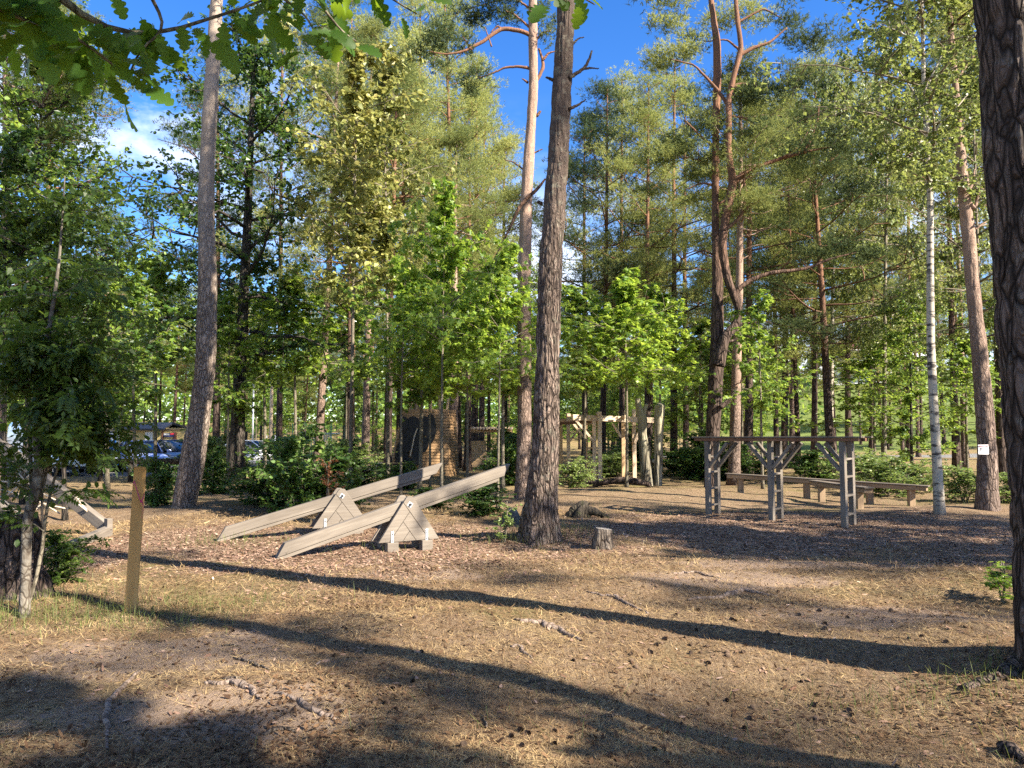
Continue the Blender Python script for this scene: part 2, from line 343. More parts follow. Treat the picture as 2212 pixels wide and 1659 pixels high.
# ---------------------------------------------------------------- tree kinds (built once, reused as individuals)
def trunk_mesh(name, mat, P, Rr, sides=12, flare=1.5):
    m = MB(); P = np.asarray(P); Rr = np.array(Rr, float); z = P[:, 2]-P[0, 2]
    Rr = Rr*(1+(flare-1)*np.exp(-z/(2.2*Rr[0]+.05)))
    m.tube(P, Rr, sides); return m.mesh(name, mat, True)
def pine_kind(seed, H, r0, cs, nl, Lmax, mneed, mbark, needle=(.11, .014, 9), dens=70, curvy=.1, dead=6, pad=1.0, stubs=True):
    rng = np.random.default_rng(seed); n = 26; z = np.linspace(-.25, H, n); t = np.clip(z/H, 0, 1)
    wx = np.cumsum(np.cumsum(rng.normal(size=(n, 2)), 0)*.02, 0)*curvy; wx -= np.outer(t, wx[-1])
    P = np.stack([wx[:, 0], wx[:, 1], z], 1); R = r0*(1-t*.86)**.9
    br = MB(); db = MB(); z_ = P[:, 2]-P[0, 2]; db.tube(P, R*(1+.5*np.exp(-z_/(2.2*R[0]+.05))), 12); C, RR = [], []
    at_z = lambda zz: np.array([np.interp(zz, z, P[:, 0]), np.interp(zz, z, P[:, 1]), zz])
    for i in range(nl):
        u = (i+.5)/nl; zz = H*(cs+(1-cs)*(u*.98)); a = i*2.4+rng.normal()*.5
        prof = min(1, .55+u*2.2)*(1-.82*max(0, u-.25)/.75)
        L = Lmax*prof*rng.uniform(.55, 1.15); el = -.08+.75*u+rng.normal()*.12
        d = np.array([math.cos(a)*math.cos(el), math.sin(a)*math.cos(el), math.sin(el)])
        c = curve(rng, at_z(zz), d, L, 8, (0, 0, .35), .11); rb = max(.02, .28*r0*(1-u*.7)*min(1.2, L/Lmax+.3))
        br.tube(c, np.linspace(rb, .012, 8), 5)
        tips = [(c[-1], 1.0), (c[-3], .8)]
        for j in range(int(2+L*1.15)):
            k = rng.integers(3, 8); dd = unit(c[min(k, 7)]-c[k-1]+rng.normal(size=3)*np.array([.9, .9, .35])); l2 = L*rng.uniform(.22, .42)
            c2 = curve(rng, c[min(k, 7)], dd, l2, 5, (0, 0, .5), .15); br.tube(c2, np.linspace(rb*.45, .008, 5), 4); tips.append((c2[-1], .9)); 
            if l2 > .7: tips.append((c2[-2], .7))
        for p, s in tips:
            r = s*pad*rng.uniform(.34, .64)*(.75+.25*Lmax/3); C.append(p+np.array([0, 0, .1])); RR.append((r*rng.uniform(.9, 1.4), r*rng.uniform(.9, 1.4), r*rng.uniform(.38, .62)))
    C.append(at_z(H)); RR.append((.45*pad, .45*pad, .5*pad))
    for i in range(dead):
        zz = H*rng.uniform(.2, cs+.1); a = rng.uniform(0, 2*PI); d = (math.cos(a), math.sin(a), rng.uniform(-.2, .4)); L = rng.uniform(.4, 1.6)
        c = curve(rng, at_z(zz), d, L, 6, (0, 0, .1), .22); db.tube(c, np.linspace(.035, .008, 6), 4)
        if L > .8: db.tube(curve(rng, c[3], unit(np.array(d)+rng.normal(size=3)*.7), L*.5, 4, (0, 0, .2), .2), np.linspace(.015, .006, 4), 3)
    V, Fc = needles(rng, C, RR, dens, *needle)
    cm = mesh_np('pine_crown', V, Fc, mneed)
    bm = br.mesh('pine_branches', mbark, True)
    return dict(H=H, r0=r0, c0=cs, parts=[('trunk', db.mesh('pine_trunk', mbark, True), 1), ('branch', bm, 0), ('crown', cm, 0)])
def leafy_kind(seed, H, r0, first, spread, mleaf, mbark, leaf='maple', lsize=.10, nprim=20, nsec=6, ntw=4, nlf=9, rise=.6, droop=.3, env='oval', stems=1, wob=.14, curvy=.12, mbr=None):
    rng = np.random.default_rng(seed); n = 16; br = MB(); P_, D_, N_, S_ = [], [], [], []; tm = MB()
    for s_ in range(stems):
        z = np.linspace(-.15, H*(1 if s_ == 0 else rng.uniform(.6, .95)), n); t = np.clip(z/z[-1], 0, 1)
        wx = np.cumsum(np.cumsum(rng.normal(size=(n, 2)), 0)*.03, 0)*curvy; wx -= wx[0]
        lean = rng.normal(size=2)*.12*spread*(stems > 1)
        P = np.stack([wx[:, 0]+lean[0]*t*3+rng.normal()*.05*(s_ > 0), wx[:, 1]+lean[1]*t*3+rng.normal()*.05*(s_ > 0), z], 1)
        rr = r0*(1 if s_ == 0 else .6)*(1-.9*t)**.85+.004
        tm.tube(P, rr*(1+.5*np.exp(-np.maximum(z, 0)/(2.5*r0+.05))), 9)
        npm = max(4, nprim//stems)
        for i in range(npm):
            u = (i+rng.random()*.8)/npm; tt = first+(1-first)*u*.97; zz = z[-1]*tt
            a0 = np.array([np.interp(zz, z, P[:, 0]), np.interp(zz, z, P[:, 1]), zz]); a = i*2.4+rng.normal()*.4+s_*1.3
            prof = max(.42, math.sin(PI*min(1, .18+.82*u))**.6) if env == 'oval' else (1-.75*u)
            L = spread*max(.2, prof)*rng.uniform(.45, 1.25)*(1 if rng.random() > .12 else .3); el = rise*(.4+.9*u)+rng.normal()*.15
            d = np.array([math.cos(a)*math.cos(el), math.sin(a)*math.cos(el), math.sin(el)])
            c = curve(rng, a0, d, L, 7, (0, 0, .25-droop*.6), wob); rb = max(.008, r0*.32*(1-u*.6)); br.tube(c, np.linspace(rb, .005, 7), 5)
            for j in range(nsec):
                k = min(6, 1+int(5.6*(j+rng.random())/nsec)); dd = unit((c[k]-c[k-1])/np.linalg.norm(c[k]-c[k-1])*.7+rng.normal(size=3)*np.array([.8, .8, .45]))
                c2 = curve(rng, c[k], dd, L*rng.uniform(.25, .5), 5, (0, 0, -droop*.3), wob*1.2); br.tube(c2, np.linspace(rb*.4, .003, 5), 4)
                for q in range(ntw):
                    kk = min(4, 1+int(3.9*(q+rng.random())/ntw)); d3 = unit((c2[kk]-c2[kk-1])/np.linalg.norm(c2[kk]-c2[kk-1])*.6+rng.normal(size=3)*np.array([.8, .8, .4])+np.array([0, 0, -droop]))
                    l3 = L*rng.uniform(.10, .24)+lsize; c3 = curve(rng, c2[kk], d3, l3, 4, (0, 0, -droop), .15); br.tube(c3, np.linspace(.004, .002, 4), 3, cap=False)
                    w = rng.random(nlf); ii = np.minimum((w*3).astype(int), 2); fr = (w*3-ii)[:, None]
                    p = c3[ii]*(1-fr)+c3[ii+1]*fr
                    dl = unit(unit(c3[-1]-c3[0])[None]*.35+rng.normal(size=(nlf, 3))*np.array([.9, .9, .5])+np.array([0, 0, -droop*.8]))
                    P_.append(p); D_.append(dl); N_.append(np.array([0, 0, 1.])+rng.normal(size=(nlf, 3))*.6); S_.append(lsize*rng.uniform(.65, 1.25, nlf))
    V, Fc = leaf_cloud(leaf, np.concatenate(P_), np.concatenate(D_), np.concatenate(N_), np.concatenate(S_))
    return dict(H=H, r0=r0, c0=first, parts=[('trunk', tm.mesh('tree_trunk', mbark, True), 1), ('branch', br.mesh('tree_branches', mbr or mbark, True), 0), ('crown', mesh_np('tree_crown', V, Fc, mleaf), 0)])
def inst(kind, base, top, rs=None, cs=None, rz=0, name='pine_tree', label=None, cat='pine tree', group=None, skip=(), mats=None):
    base, top = Vector(base), Vector(top); ax = top-base; L = ax.length; sz = L/kind['H']; rs = rs or sz; cs = cs or sz
    root = thing(name, label, cat, base, 0, group)
    root.rotation_mode = 'QUATERNION'
    root.rotation_quaternion = Vector((0, 0, 1)).rotation_difference(ax.normalized()) @ Quaternion((0, 0, 1), rz)
    for nm, me, isT in kind['parts']:
        if nm in skip: continue
        o = link(nm, me, root); o.scale = (rs, rs, sz) if isT else (cs, cs, sz)
        if mats and nm in mats:
            o.material_slots[0].link = 'OBJECT'; o.material_slots[0].material = mats[nm]
    return root
K = {}
K['pA'] = pine_kind(11, 20, .22, .50, 32, 3.6, M['needle'], M['bark_pine'], (.14, .022, 8), 125, .12)
K['pB'] = pine_kind(12, 20, .20, .40, 34, 3.2, M['needle_light'], M['bark_pine'], (.14, .022, 8), 118, .16, dead=10)
K['pC'] = pine_kind(13, 20, .20, .60, 26, 3.4, M['needle'], M['bark_pink'], (.14, .022, 8), 125, .18, dead=12)
K['pD'] = pine_kind(14, 20, .20, .30, 36, 3.8, M['needle_light'], M['bark_pine'], (.15, .025, 8), 92, .14, dead=6)
K['pE'] = pine_kind(15, 20, .22, .34, 32, 4.0, M['needle_dark'], M['bark_pine'], (.15, .024, 8), 98, .14)
K['pS'] = pine_kind(17, 20, .19, .45, 17, 3.0, M['needle'], M['bark_pine'], (.15, .026, 8), 80, .15, dead=0)
K['maple'] = leafy_kind(21, 10, .09, .30, 3.0, M['maple'], M['bark_smooth'], 'maple', .20, 28, 8, 4, 8, .5, .25)
K['maple2'] = leafy_kind(22, 10, .09, .30, 2.7, M['under'], M['bark_smooth'], 'maple', .20, 24, 7, 4, 7, .45, .25)
K['maplehi'] = leafy_kind(28, 10, .085, .50, 3.0, M['maple'], M['bark_smooth'], 'maple', .20, 22, 8, 4, 8, .45, .25)
K['underhi'] = leafy_kind(29, 10, .085, .52, 2.8, M['under'], M['bark_smooth'], 'maple', .20, 20, 8, 4, 8, .4, .25)
K['slim'] = leafy_kind(23, 10, .075, .38, 1.9, M['under'], M['bark_smooth'], 'maple', .20, 20, 6, 3, 8, .5, .3)
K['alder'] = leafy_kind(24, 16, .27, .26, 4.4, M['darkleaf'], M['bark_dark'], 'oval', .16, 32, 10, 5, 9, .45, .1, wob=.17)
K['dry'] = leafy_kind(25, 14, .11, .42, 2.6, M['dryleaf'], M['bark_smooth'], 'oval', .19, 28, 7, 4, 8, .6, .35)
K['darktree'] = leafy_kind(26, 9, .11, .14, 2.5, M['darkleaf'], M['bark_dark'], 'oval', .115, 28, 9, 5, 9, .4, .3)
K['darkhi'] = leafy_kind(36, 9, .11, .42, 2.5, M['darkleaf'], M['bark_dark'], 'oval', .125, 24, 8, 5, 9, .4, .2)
K['birch'] = leafy_kind(27, 16, .12, .28, 2.9, M['birch'], M['bark_birch'], 'quad', .10, 36, 9, 6, 10, .75, 1.25, mbr=M['bark_smooth'])
K['bush'] = leafy_kind(31, 2, .022, .05, 1.0, M['bush'], M['bark_smooth'], 'oval', .105, 36, 5, 4, 8, .45, .1, env='oval', stems=6)
K['bush2'] = leafy_kind(32, 2, .02, .05, 1.1, M['palebush'], M['bark_smooth'], 'oval', .09, 36, 6, 3, 7, .5, .1, stems=6)
K['sprig'] = leafy_kind(33, 1, .010, .15, .33, M['palebush'], M['bark_smooth'], 'oval', .06, 12, 4, 2, 6, .6, .2, stems=2)
# ---------------------------------------------------------------- camera, sun, sky
cd = bpy.data.cameras.new('camera'); cam = bpy.data.objects.new('camera', cd); COL.objects.link(cam)
cd.sensor_width = 36; cd.lens = 36*F/2212; cd.clip_start = .05; cd.clip_end = 3000
cam.location = (0, 0, EYE); cam.rotation_euler = (PI/2+PITCH, 0, 0); S.camera = cam
ld = bpy.data.lights.new('sun', 'SUN'); ld.energy = 5.0; ld.angle = math.radians(.53); ld.color = (1, .90, .75)
lo = bpy.data.objects.new('sun', ld); COL.objects.link(lo); lo.rotation_mode = 'QUATERNION'; lo.rotation_quaternion = SUN.to_track_quat('Z', 'Y'); lo.location = SUN*60
w = bpy.data.worlds.new('World'); S.world = w; w.use_nodes = True; t = w.node_tree; t.nodes.clear()
def wn(typ, **kw):
    n = t.nodes.new(typ)
    for k, v in kw.items(): setattr(n, k, v)
    return n
sky = wn('ShaderNodeTexSky', sky_type='NISHITA', sun_disc=False, sun_elevation=EL, sun_rotation=math.atan2(SUN.x, SUN.y), altitude=100, air_density=1.0, dust_density=.15, ozone_density=3.5)
hs = wn('ShaderNodeHueSaturation'); hs.inputs['Saturation'].default_value = 1.3; hs.inputs['Hue'].default_value = .512
t.links.new(sky.outputs[0], hs.inputs['Color'])
tc = wn('ShaderNodeTexCoord'); mp = wn('ShaderNodeMapping'); mp.inputs['Scale'].default_value = (1, 1, 2.0); t.links.new(tc.outputs['Generated'], mp.inputs[0])
nz = wn('ShaderNodeTexNoise'); nz.inputs['Scale'].default_value = 3.4; nz.inputs['Detail'].default_value = 9; nz.inputs['Roughness'].default_value = .58; t.links.new(mp.outputs[0], nz.inputs['Vector'])
cr = wn('ShaderNodeValToRGB'); cr.color_ramp.elements[0].position = .47; cr.color_ramp.elements[1].position = .66; t.links.new(nz.outputs[0], cr.inputs[0])
sx = wn('ShaderNodeSeparateXYZ'); t.links.new(tc.outputs['Generated'], sx.inputs[0])
def wm(op, a, b, c=None):
    n = wn('ShaderNodeMath', operation=op)
    for i, v in ((0, a), (1, b)):
        if isinstance(v, bpy.types.NodeSocket): t.links.new(v, n.inputs[i])
        else: n.inputs[i].default_value = v
    n.use_clamp = True
    return n.outputs[0]
low = wm('MULTIPLY', wm('SUBTRACT', .42, sx.outputs[2]), 4.0)          # cloud bank low in the sky ...
left = wm('MULTIPLY', wm('SUBTRACT', -.22, sx.outputs[0]), 6.0)        # ... and higher up on the left
mask = wm('MAXIMUM', wm('MULTIPLY', low, .8), left)
cl = wm('MULTIPLY', cr.outputs[0], mask)
mx = wn('ShaderNodeMix', data_type='RGBA'); t.links.new(cl, mx.inputs[0]); t.links.new(hs.outputs[0], mx.inputs[6]); mx.inputs[7].default_value = (7.2, 7.4, 7.8, 1)
bg = wn('ShaderNodeBackground'); bg.inputs[1].default_value = .076; t.links.new(mx.outputs[2], bg.inputs[0])
wo = wn('ShaderNodeOutputWorld'); t.links.new(bg.outputs[0], wo.inputs[0])
S.view_settings.view_transform = 'Standard'; S.view_settings.look = 'None'; S.view_settings.exposure = 2.0; S.view_settings.gamma = 1
S.view_settings.use_curve_mapping = False
cy = S.cycles; cy.max_bounces = 5; cy.diffuse_bounces = 2; cy.glossy_bounces = 2; cy.transmission_bounces = 4; cy.transparent_max_bounces = 4; cy.caustics_reflective = False; cy.caustics_refractive = False
cy.use_adaptive_sampling = True; cy.adaptive_threshold = .012; cy.use_denoising = False; cy.sample_clamp_indirect = 4

# ---------------------------------------------------------------- the ground, one sheet to the horizon
u = np.linspace(-5.4, 5.4, 430); v = np.linspace(-3.0, 5.0, 430)
gx, gy = np.meshgrid(3.2*np.sinh(u), 6.5+4.6*np.sinh(v)); gzz = terr(gx, gy)
nx, ny = len(u), len(v); ii = (np.arange(ny-1)[:, None]*nx+np.arange(nx-1)[None]).ravel()
gme = mesh_np('ground', np.stack([gx.ravel(), gy.ravel(), gzz.ravel()], 1), np.stack([ii, ii+1, ii+1+nx, ii+nx], 1), [], True)
def zone_chips(x, y):
    n = 1.1*(vn2(x, y, .55, 21)-.5)+.7*(vn2(x, y, 1.7, 22)-.5)
    e = lambda cx, cy_, rx, ry: 1.5-np.hypot((x-cx)/rx, (y-cy_)/ry)*1.5
    z = np.maximum.reduce([e(-2.4, 11.6, 4.6, 3.0), e(5.8, 13.6, 5.6, 3.4), e(8.5, 11.2, 4.5, 2.6), e(-6.5, 10.6, 2.2, 1.8)])
    return np.clip((z+n)*1.6, 0, 1)
def zone_dirt(x, y):
    n = 1.3*(vn2(x, y, .45, 31)-.5)+.8*(vn2(x, y, 1.4, 32)-.5)
    e = lambda cx, cy_, rx, ry: 1.2-np.hypot((x-cx)/rx, (y-cy_)/ry)*1.2
    z = np.maximum.reduce([e(-2.9, 5.9, 1.7, .9), e(-.9, 9.0, 1.6, .8), e(2.6, 8.8, 2.4, 1.0), e(-1.6, 4.5, 1.5, .8), e(3.4, 7.0, 2.4, .9), e(4.6, 10, 3.0, .9)])
    return np.clip((z+n)*1.2-.15, 0, .85)
def zone_moss(x, y): return np.clip((vn2(x, y, .7, 41)+.4*vn2(x, y, 2.4, 42)-.80)*3, 0, 1)
X, Yg = gx.ravel(), gy.ravel()
road = np.clip(1-np.abs(Yg-66)/4, 0, 1)*(X > 6)
park = np.clip((Yg-31.5)/1.2, 0, 1)*np.clip((52-Yg)/2, 0, 1)*np.clip((-4.5-X)/1.5, 0, 1)
lawn = np.clip((Yg-73)/3, 0, 1)*np.clip((X-20)/8, 0, 1)
for nm, val in (('chips', zone_chips(X, Yg)), ('dirt', zone_dirt(X, Yg)), ('moss', zone_moss(X, Yg)), ('asphalt', np.maximum((road > .25)*1., park)), ('lawn', lawn), ('wood', np.clip((Yg-18)/14, 0, 1))):
    a = gme.attributes.new(nm, 'FLOAT', 'POINT'); a.data.foreach_set('value', val.astype(np.float32))
g = NT('ground_mix'); A = lambda n: g.n('ShaderNodeAttribute', attribute_name=n).outputs['Fac']
pos = g.n('ShaderNodeNewGeometry').outputs['Position']
def rot(scale, ang, sc): return g.noise(g.n('ShaderNodeMapping', {'Vector': pos, 'Scale': sc, 'Rotation': (0, 0, ang)}).outputs[0], scale, 4, .7, .6)
fib = g.math('MAXIMUM', g.math('MAXIMUM', rot(38, .5, (1, .09, 1)), rot(38, 1.7, (1, .09, 1))), rot(42, 2.7, (1, .1, 1)))
n1, n2, n3 = g.noise(pos, 1.1, 5), g.noise(pos, 6, 5, .65), g.noise(pos, 70, 4, .75)
grass = g.mix(g.ramp(fib, [(.48, 0), (.78, 1)]), (.13, .088, .054), (.46, .345, .215))
grass = g.mix(g.ramp(n2, [(.40, 0), (.64, .85)]), grass, (.24, .165, .105))
grass = g.mix(g.ramp(g.noise(pos, 2.3, 5, .7, .8), [(.50, 0), (.66, .75)]), grass, (.16, .10, .055))
grass = g.mix(g.ramp(g.noise(pos, 13, 4, .7), [(.56, 0), (.70, .6)]), grass, (.10, .062, .036))
grass = g.mix(g.math('MULTIPLY', A('moss'), g.ramp(n2, [(.3, .85), (.7, .25)])), grass, (.155, .150, .042))
grass = g.mix(g.ramp(n3, [(.60, 0), (.72, .8)]), grass, (.052, .034, .022))
dirt = g.mix(n2, (.185, .13, .095), (.38, .28, .20)); dirt = g.mix(g.ramp(n3, [(.58, 0), (.74, .7)]), dirt, (.09, .055, .038))
vc = g.n('ShaderNodeTexVoronoi', {'Vector': g.n('ShaderNodeMapping', {'Vector': pos, 'Scale': (1, 1.8, 1), 'Rotation': (0, 0, .4)}).outputs[0], 'Scale': 26})
cc = g.n('ShaderNodeSeparateColor', {0: vc.outputs['Color']}).outputs[0]
chip = g.ramp(cc, [(0, (.045, .027, .018)), (.3, (.17, .105, .066)), (.7, (.33, .22, .14)), (1, (.50, .385, .26))])
chip = g.mix(g.ramp(n3, [(.45, 0), (.7, .6)]), chip, (.10, .06, .045))
br = g.math('SUBTRACT', g.math('ADD', g.math('MULTIPLY', n2, .9), .05), .5)
edge = lambda a: g.ramp(g.math('ADD', A(a), br), [(.42, 0), (.58, 1)])
c = g.mix(edge('dirt'), grass, dirt); c = g.mix(edge('chips'), c, chip)
fl = g.mix(n2, (.115, .075, .042), (.34, .24, .115)); fl = g.mix(g.ramp(n1, [(.45, 0), (.6, .7)]), fl, (.20, .19, .055)); c = g.mix(g.math('MULTIPLY', A('wood'), .6), c, fl)
c = g.mix(A('asphalt'), c, g.mix(n3, (.13, .128, .125), (.22, .215, .21))); c = g.mix(A('lawn'), c, g.mix(n1, (.085, .12, .03), (.16, .19, .055)))
hgt = g.math('ADD', g.math('ADD', g.math('MULTIPLY', fib, .7), n3), g.math('MULTIPLY', cc, g.math('MULTIPLY', A('chips'), .8)))
g.bsdf(c, .95, hgt, 1.0, .035, Specular_IOR_Level=.12)
gme.materials.append(g.m); go = link('ground', gme); go['kind'] = 'structure'

# loose cover lying on it
rng = np.random.default_rng(5)
def scatter(n, r0, r1, half=.72, p=1.0):
    r = r0*(r1/r0)**(rng.random(n)**p); a = rng.uniform(-half, half, n); return r*np.sin(a), r*np.cos(a)
def strips(x, y, L, W, tilt, z0=.0, bend=0):
    n = len(x); a = rng.uniform(0, 2*PI, n); z = terr(x, y)+z0
    d = np.stack([np.cos(a)*np.cos(tilt), np.sin(a)*np.cos(tilt), np.sin(tilt)], 1); s = np.stack([-np.sin(a), np.cos(a), rng.normal(size=n)*.3], 1)*(W/2)[:, None]
    p = np.stack([x, y, z], 1); m = p+d*(L*.55)[:, None]; e = p+d*L[:, None]-np.array([0, 0, 1])*(bend*L)[:, None] if np.ndim(bend) else p+d*L[:, None]
    V = np.stack([p-s*.7, p+s*.7, m+s, m-s, e], 1).reshape(-1, 3); i5 = np.arange(n)[:, None]*5; return V, [i5+np.array([[0, 1, 2, 3]]), i5+np.array([[3, 2, 4]])]
x, y = scatter(330000, 3.0, 17, p=1.2); k = rng.random(len(x)) > np.maximum(zone_chips(x, y), zone_dirt(x, y)*.8); x, y = x[k], y[k]; n = len(x); far = np.clip(np.hypot(x, y)/6, .8, 2.4)
V, f = strips(x, y, rng.uniform(.02, .085, n)*far, rng.uniform(.0018, .0042, n)*far, rng.uniform(.02, .75, n)*rng.random(n))
tag(link('dry_grass', mesh_np('dry_grass', V, f, M['straw'])), kind='stuff')
x, y = scatter(120000, 4.5, 20, p=.8); k = rng.random(len(x)) < zone_chips(x, y)**1.5+.02; x, y = x[k], y[k]; n = len(x)
V, f = strips(x, y, rng.uniform(.025, .07, n), rng.uniform(.010, .026, n), rng.normal(size=n)*.25, .008)
tag(link('bark_chips', mesh_np('bark_chips', V, f, M['chips'])), kind='stuff')
x, y = scatter(90000, 3.2, 18); k = rng.random(len(x)) < .16+.9*np.clip(vn2(x, y, .8, 61)*2.8-1.3, 0, 1); x, y = x[k], y[k]; n = len(x)
V, f = strips(x, y, rng.uniform(.015, .06, n), rng.uniform(.006, .022, n), rng.normal(size=n)*.35, .006)
tag(link('leaf_litter', mesh_np('leaf_litter', V, f, M['litter'])), kind='stuff')
GX, GY = [], []
for cx_, cy_, sx_, sy_, nn in ((-4.2, 7.0, .9, .35, 1500), (-4.9, 7.6, .5, .5, 700), (-3.3, 7.6, .8, .3, 420), (.3, 12.2, .5, .3, 420), (.05, 12.0, .2, .15, 160), (3.3, 5.35, .5, .13, 420), (2.55, 5.2, .5, .1, 70), (-4.2, 11.9, .6, .3, 260), (-1.1, 11.3, 1.6, 1.2, 160), (3.8, 17, 2.0, .7, 300), (10, 19.5, 3, 1.2, 900), (1.3, 4.3, 1.5, .5, 120), (2.6, 4.6, .8, .5, 140)):
    GX.append(rng.normal(cx_, sx_, nn)); GY.append(rng.normal(cy_, sy_, nn))
x, y = np.concatenate(GX), np.concatenate(GY); n = len(x); L = rng.uniform(.06, .24, n)*np.where(y > 9, 1.2, 1)*np.where(x > 2, .7, 1)
V, f = strips(x, y, L, rng.uniform(.002, .0042, n)*np.where(y > 9, 1.3, 1), rng.uniform(.5, 1.5, n), 0, rng.uniform(0, .55, n))
tag(link('green_grass', mesh_np('green_grass', V, f, M['grassgreen'])), kind='stuff')

# pine cones, each on its own
cm = MB()
for i in range(9):
    tt = i/8; r = .021*math.sin(PI*(.12+.8*tt))**.7
    for j in range(8):
        a = (j+.5*(i % 2))/8*2*PI; d = Vector((math.cos(a), math.sin(a), .55)).normalized(); s_ = Vector((-math.sin(a), math.cos(a), 0))*.009; p = Vector((math.cos(a)*r*.5, math.sin(a)*r*.5, tt*.052-.026)); q = p+d*r*.9
        cm.add([p-s_*.5, p+s_*.5, q+s_, q+d*.004, q-s_], [(0, 1, 2, 3, 4)])
cm.tube([(0, 0, -.027), (0, 0, 0), (0, 0, .03)], [.008, .013, .004], 6)
cone_me = cm.mesh('pine_cone', plain('cone_brown', (.12, .078, .05), .9))
spots = [(1470, 1330), (1530, 1345), (1395, 1360), (1450, 1415), (1490, 1250), (1840, 1345), (2090, 1285), (2260*.9, 1370)]
n = 0
while n < 120:
    if rng.random() < .6:
        q_ = ((1480, 1330), (1560, 1390), (1400, 1400), (860, 1500), (1700, 1560), (1180, 1590), (1900, 1340))[int(rng.integers(0, 7))]; px, py = q_[0]+rng.normal()*90, q_[1]+rng.normal()*28
    else: px, py = rng.uniform(0, 2212), 1190+460*rng.random()**.8
    if not (0 < px < 2190 and 1180 < py < 1650): continue
    p = ground(px, py); o = link('pine_cone', cone_me); o.location = p+Vector((0, 0, .006)); o.rotation_euler = (rng.uniform(1.1, 1.9), rng.uniform(-.4, .4), rng.uniform(0, 6.3)); s_ = rng.uniform(.45, .75); o.scale = (s_,)*3
    tag(o, 'small dark pine cone lying on the dry ground of the clearing', 'pine cone', 'pine cones scattered over the ground'); n += 1
def smooth_path(P, R, n):
    P = np.asarray(P, float); R = np.asarray(R, float); s = np.concatenate([[0], np.cumsum(np.linalg.norm(np.diff(P, axis=0), axis=1))]); q = np.linspace(0, s[-1], n)
    Q = np.stack([np.interp(q, s, P[:, i]) for i in range(3)], 1); r = np.interp(q, s, R); k = max(3, n//(len(P)*2)) | 1; w = np.ones(k)/k
    def sm(a): return np.convolve(np.pad(a, k//2, mode='reflect', reflect_type='odd'), w, 'valid')
    return np.stack([sm(Q[:, i]) for i in range(3)], 1), sm(r)
# fallen sticks and surface roots
def root_on(name, label, cat, pix, r, mat, lift=.4, group=None, wob=4):
    P = []; 
    for (x0, y0), (x1, y1) in zip(pix[:-1], pix[1:]):
        for q in np.linspace(0, 1, 6)[:-1]: P.append((x0+(x1-x0)*q+rng.normal()*wob, y0+(y1-y0)*q+rng.normal()*wob*.3))
    P.append(pix[-1]); G = [ground(*p) for p in P]; b = G[0].copy(); m = MB(); k = len(G)
    prof = [r*(.35+.65*math.sin(PI*min(.97, max(.05, i/(k-1)))))*(1+.10*math.sin(i*1.1)) for i in range(k)]
    Q_, prof = smooth_path([tuple(p) for p in G], prof, 40); G = [Vector(q) for q in Q_]; b = G[0].copy(); prof = list(prof)
    m.tube([(p.x-b.x, p.y-b.y, p.z-b.z+q*lift) for p, q in zip(G, prof)], prof, 7)
    o = m.build(name, mat, None, True); o.location = b; return tag(o, label, cat, group)
M['root'] = bark('root_bark', (.20, .155, .125), (.26, .2, .16), 0, 1, (.08, .055, .04), 14, .5, bstr=.4)
for lab, pix, r in (('long pale curved root running down the bare soil at bottom left', [(306, 1445), (270, 1480), (236, 1520), (222, 1570), (232, 1620)], .020),
        ('grey arched root above the dark litter patch, bottom left of centre', [(440, 1482), (500, 1478), (535, 1490), (565, 1512)], .028),
        ('dark straight root crossing the litter patch at bottom centre left', [(595, 1498), (640, 1520), (690, 1545), (725, 1560)], .022),
        ('grey root poking out of the grass in the long trunk shadow', [(1110, 1340), (1165, 1350), (1205, 1365), (1255, 1385)], .032),
        ('thin dark root curving through shaded grass below the trunk shadow', [(1095, 1395), (1125, 1400), (1150, 1425)], .016),
        ('pale root on the sunny bare patch right of centre', [(1270, 1282), (1320, 1290), (1350, 1303), (1400, 1325)], .022),
        ('pale surface root near the hump at right of the clearing', [(1490, 1300), (1560, 1290), (1600, 1278), (1680, 1290)], .03),
        ('long low root in shade below the monkey bars', [(1440, 1240), (1500, 1238), (1560, 1252)], .02)):
    root_on('tree_root', lab, 'root', pix, r, M['root'], .15, 'surface roots in the clearing')
for lab, pix, r in (('short dark stick lying on bare earth right of the wooden stake', [(478, 1396), (520, 1399)], .009), ('pale broken stick on sunny earth below the stake', [(505, 1424), (545, 1436), (580, 1448)], .012),
        ('brown stick on the earth below the pale stick', [(478, 1478-8), (525, 1466)], .011), ('short stick in dry grass at bottom centre', [(1290, 1555), (1345, 1548)], .010), ('forked pale stick in dry grass near the bottom edge', [(1040, 1548), (1056, 1580)], .009),
        ('dark stick in shade at bottom left of the litter', [(560, 1590), (640, 1585)], .014), ('pale stick crossing dry grass below the trunk shadow', [(1130, 1480), (1180, 1473)], .009), ('thin twig in the sunlit grass near bottom right', [(1390, 1500), (1440, 1512)], .008)):
    root_on('stick', lab, 'stick', pix, r, M['stump'], .8, 'sticks on the ground', 1)
root_on('bark_piece', 'dark chunk of bark lying in dry grass at bottom right', 'bark', [(2160, 1680-60), (2185, 1630), (2215, 1655)], .04, M['bark_near'], .6).location
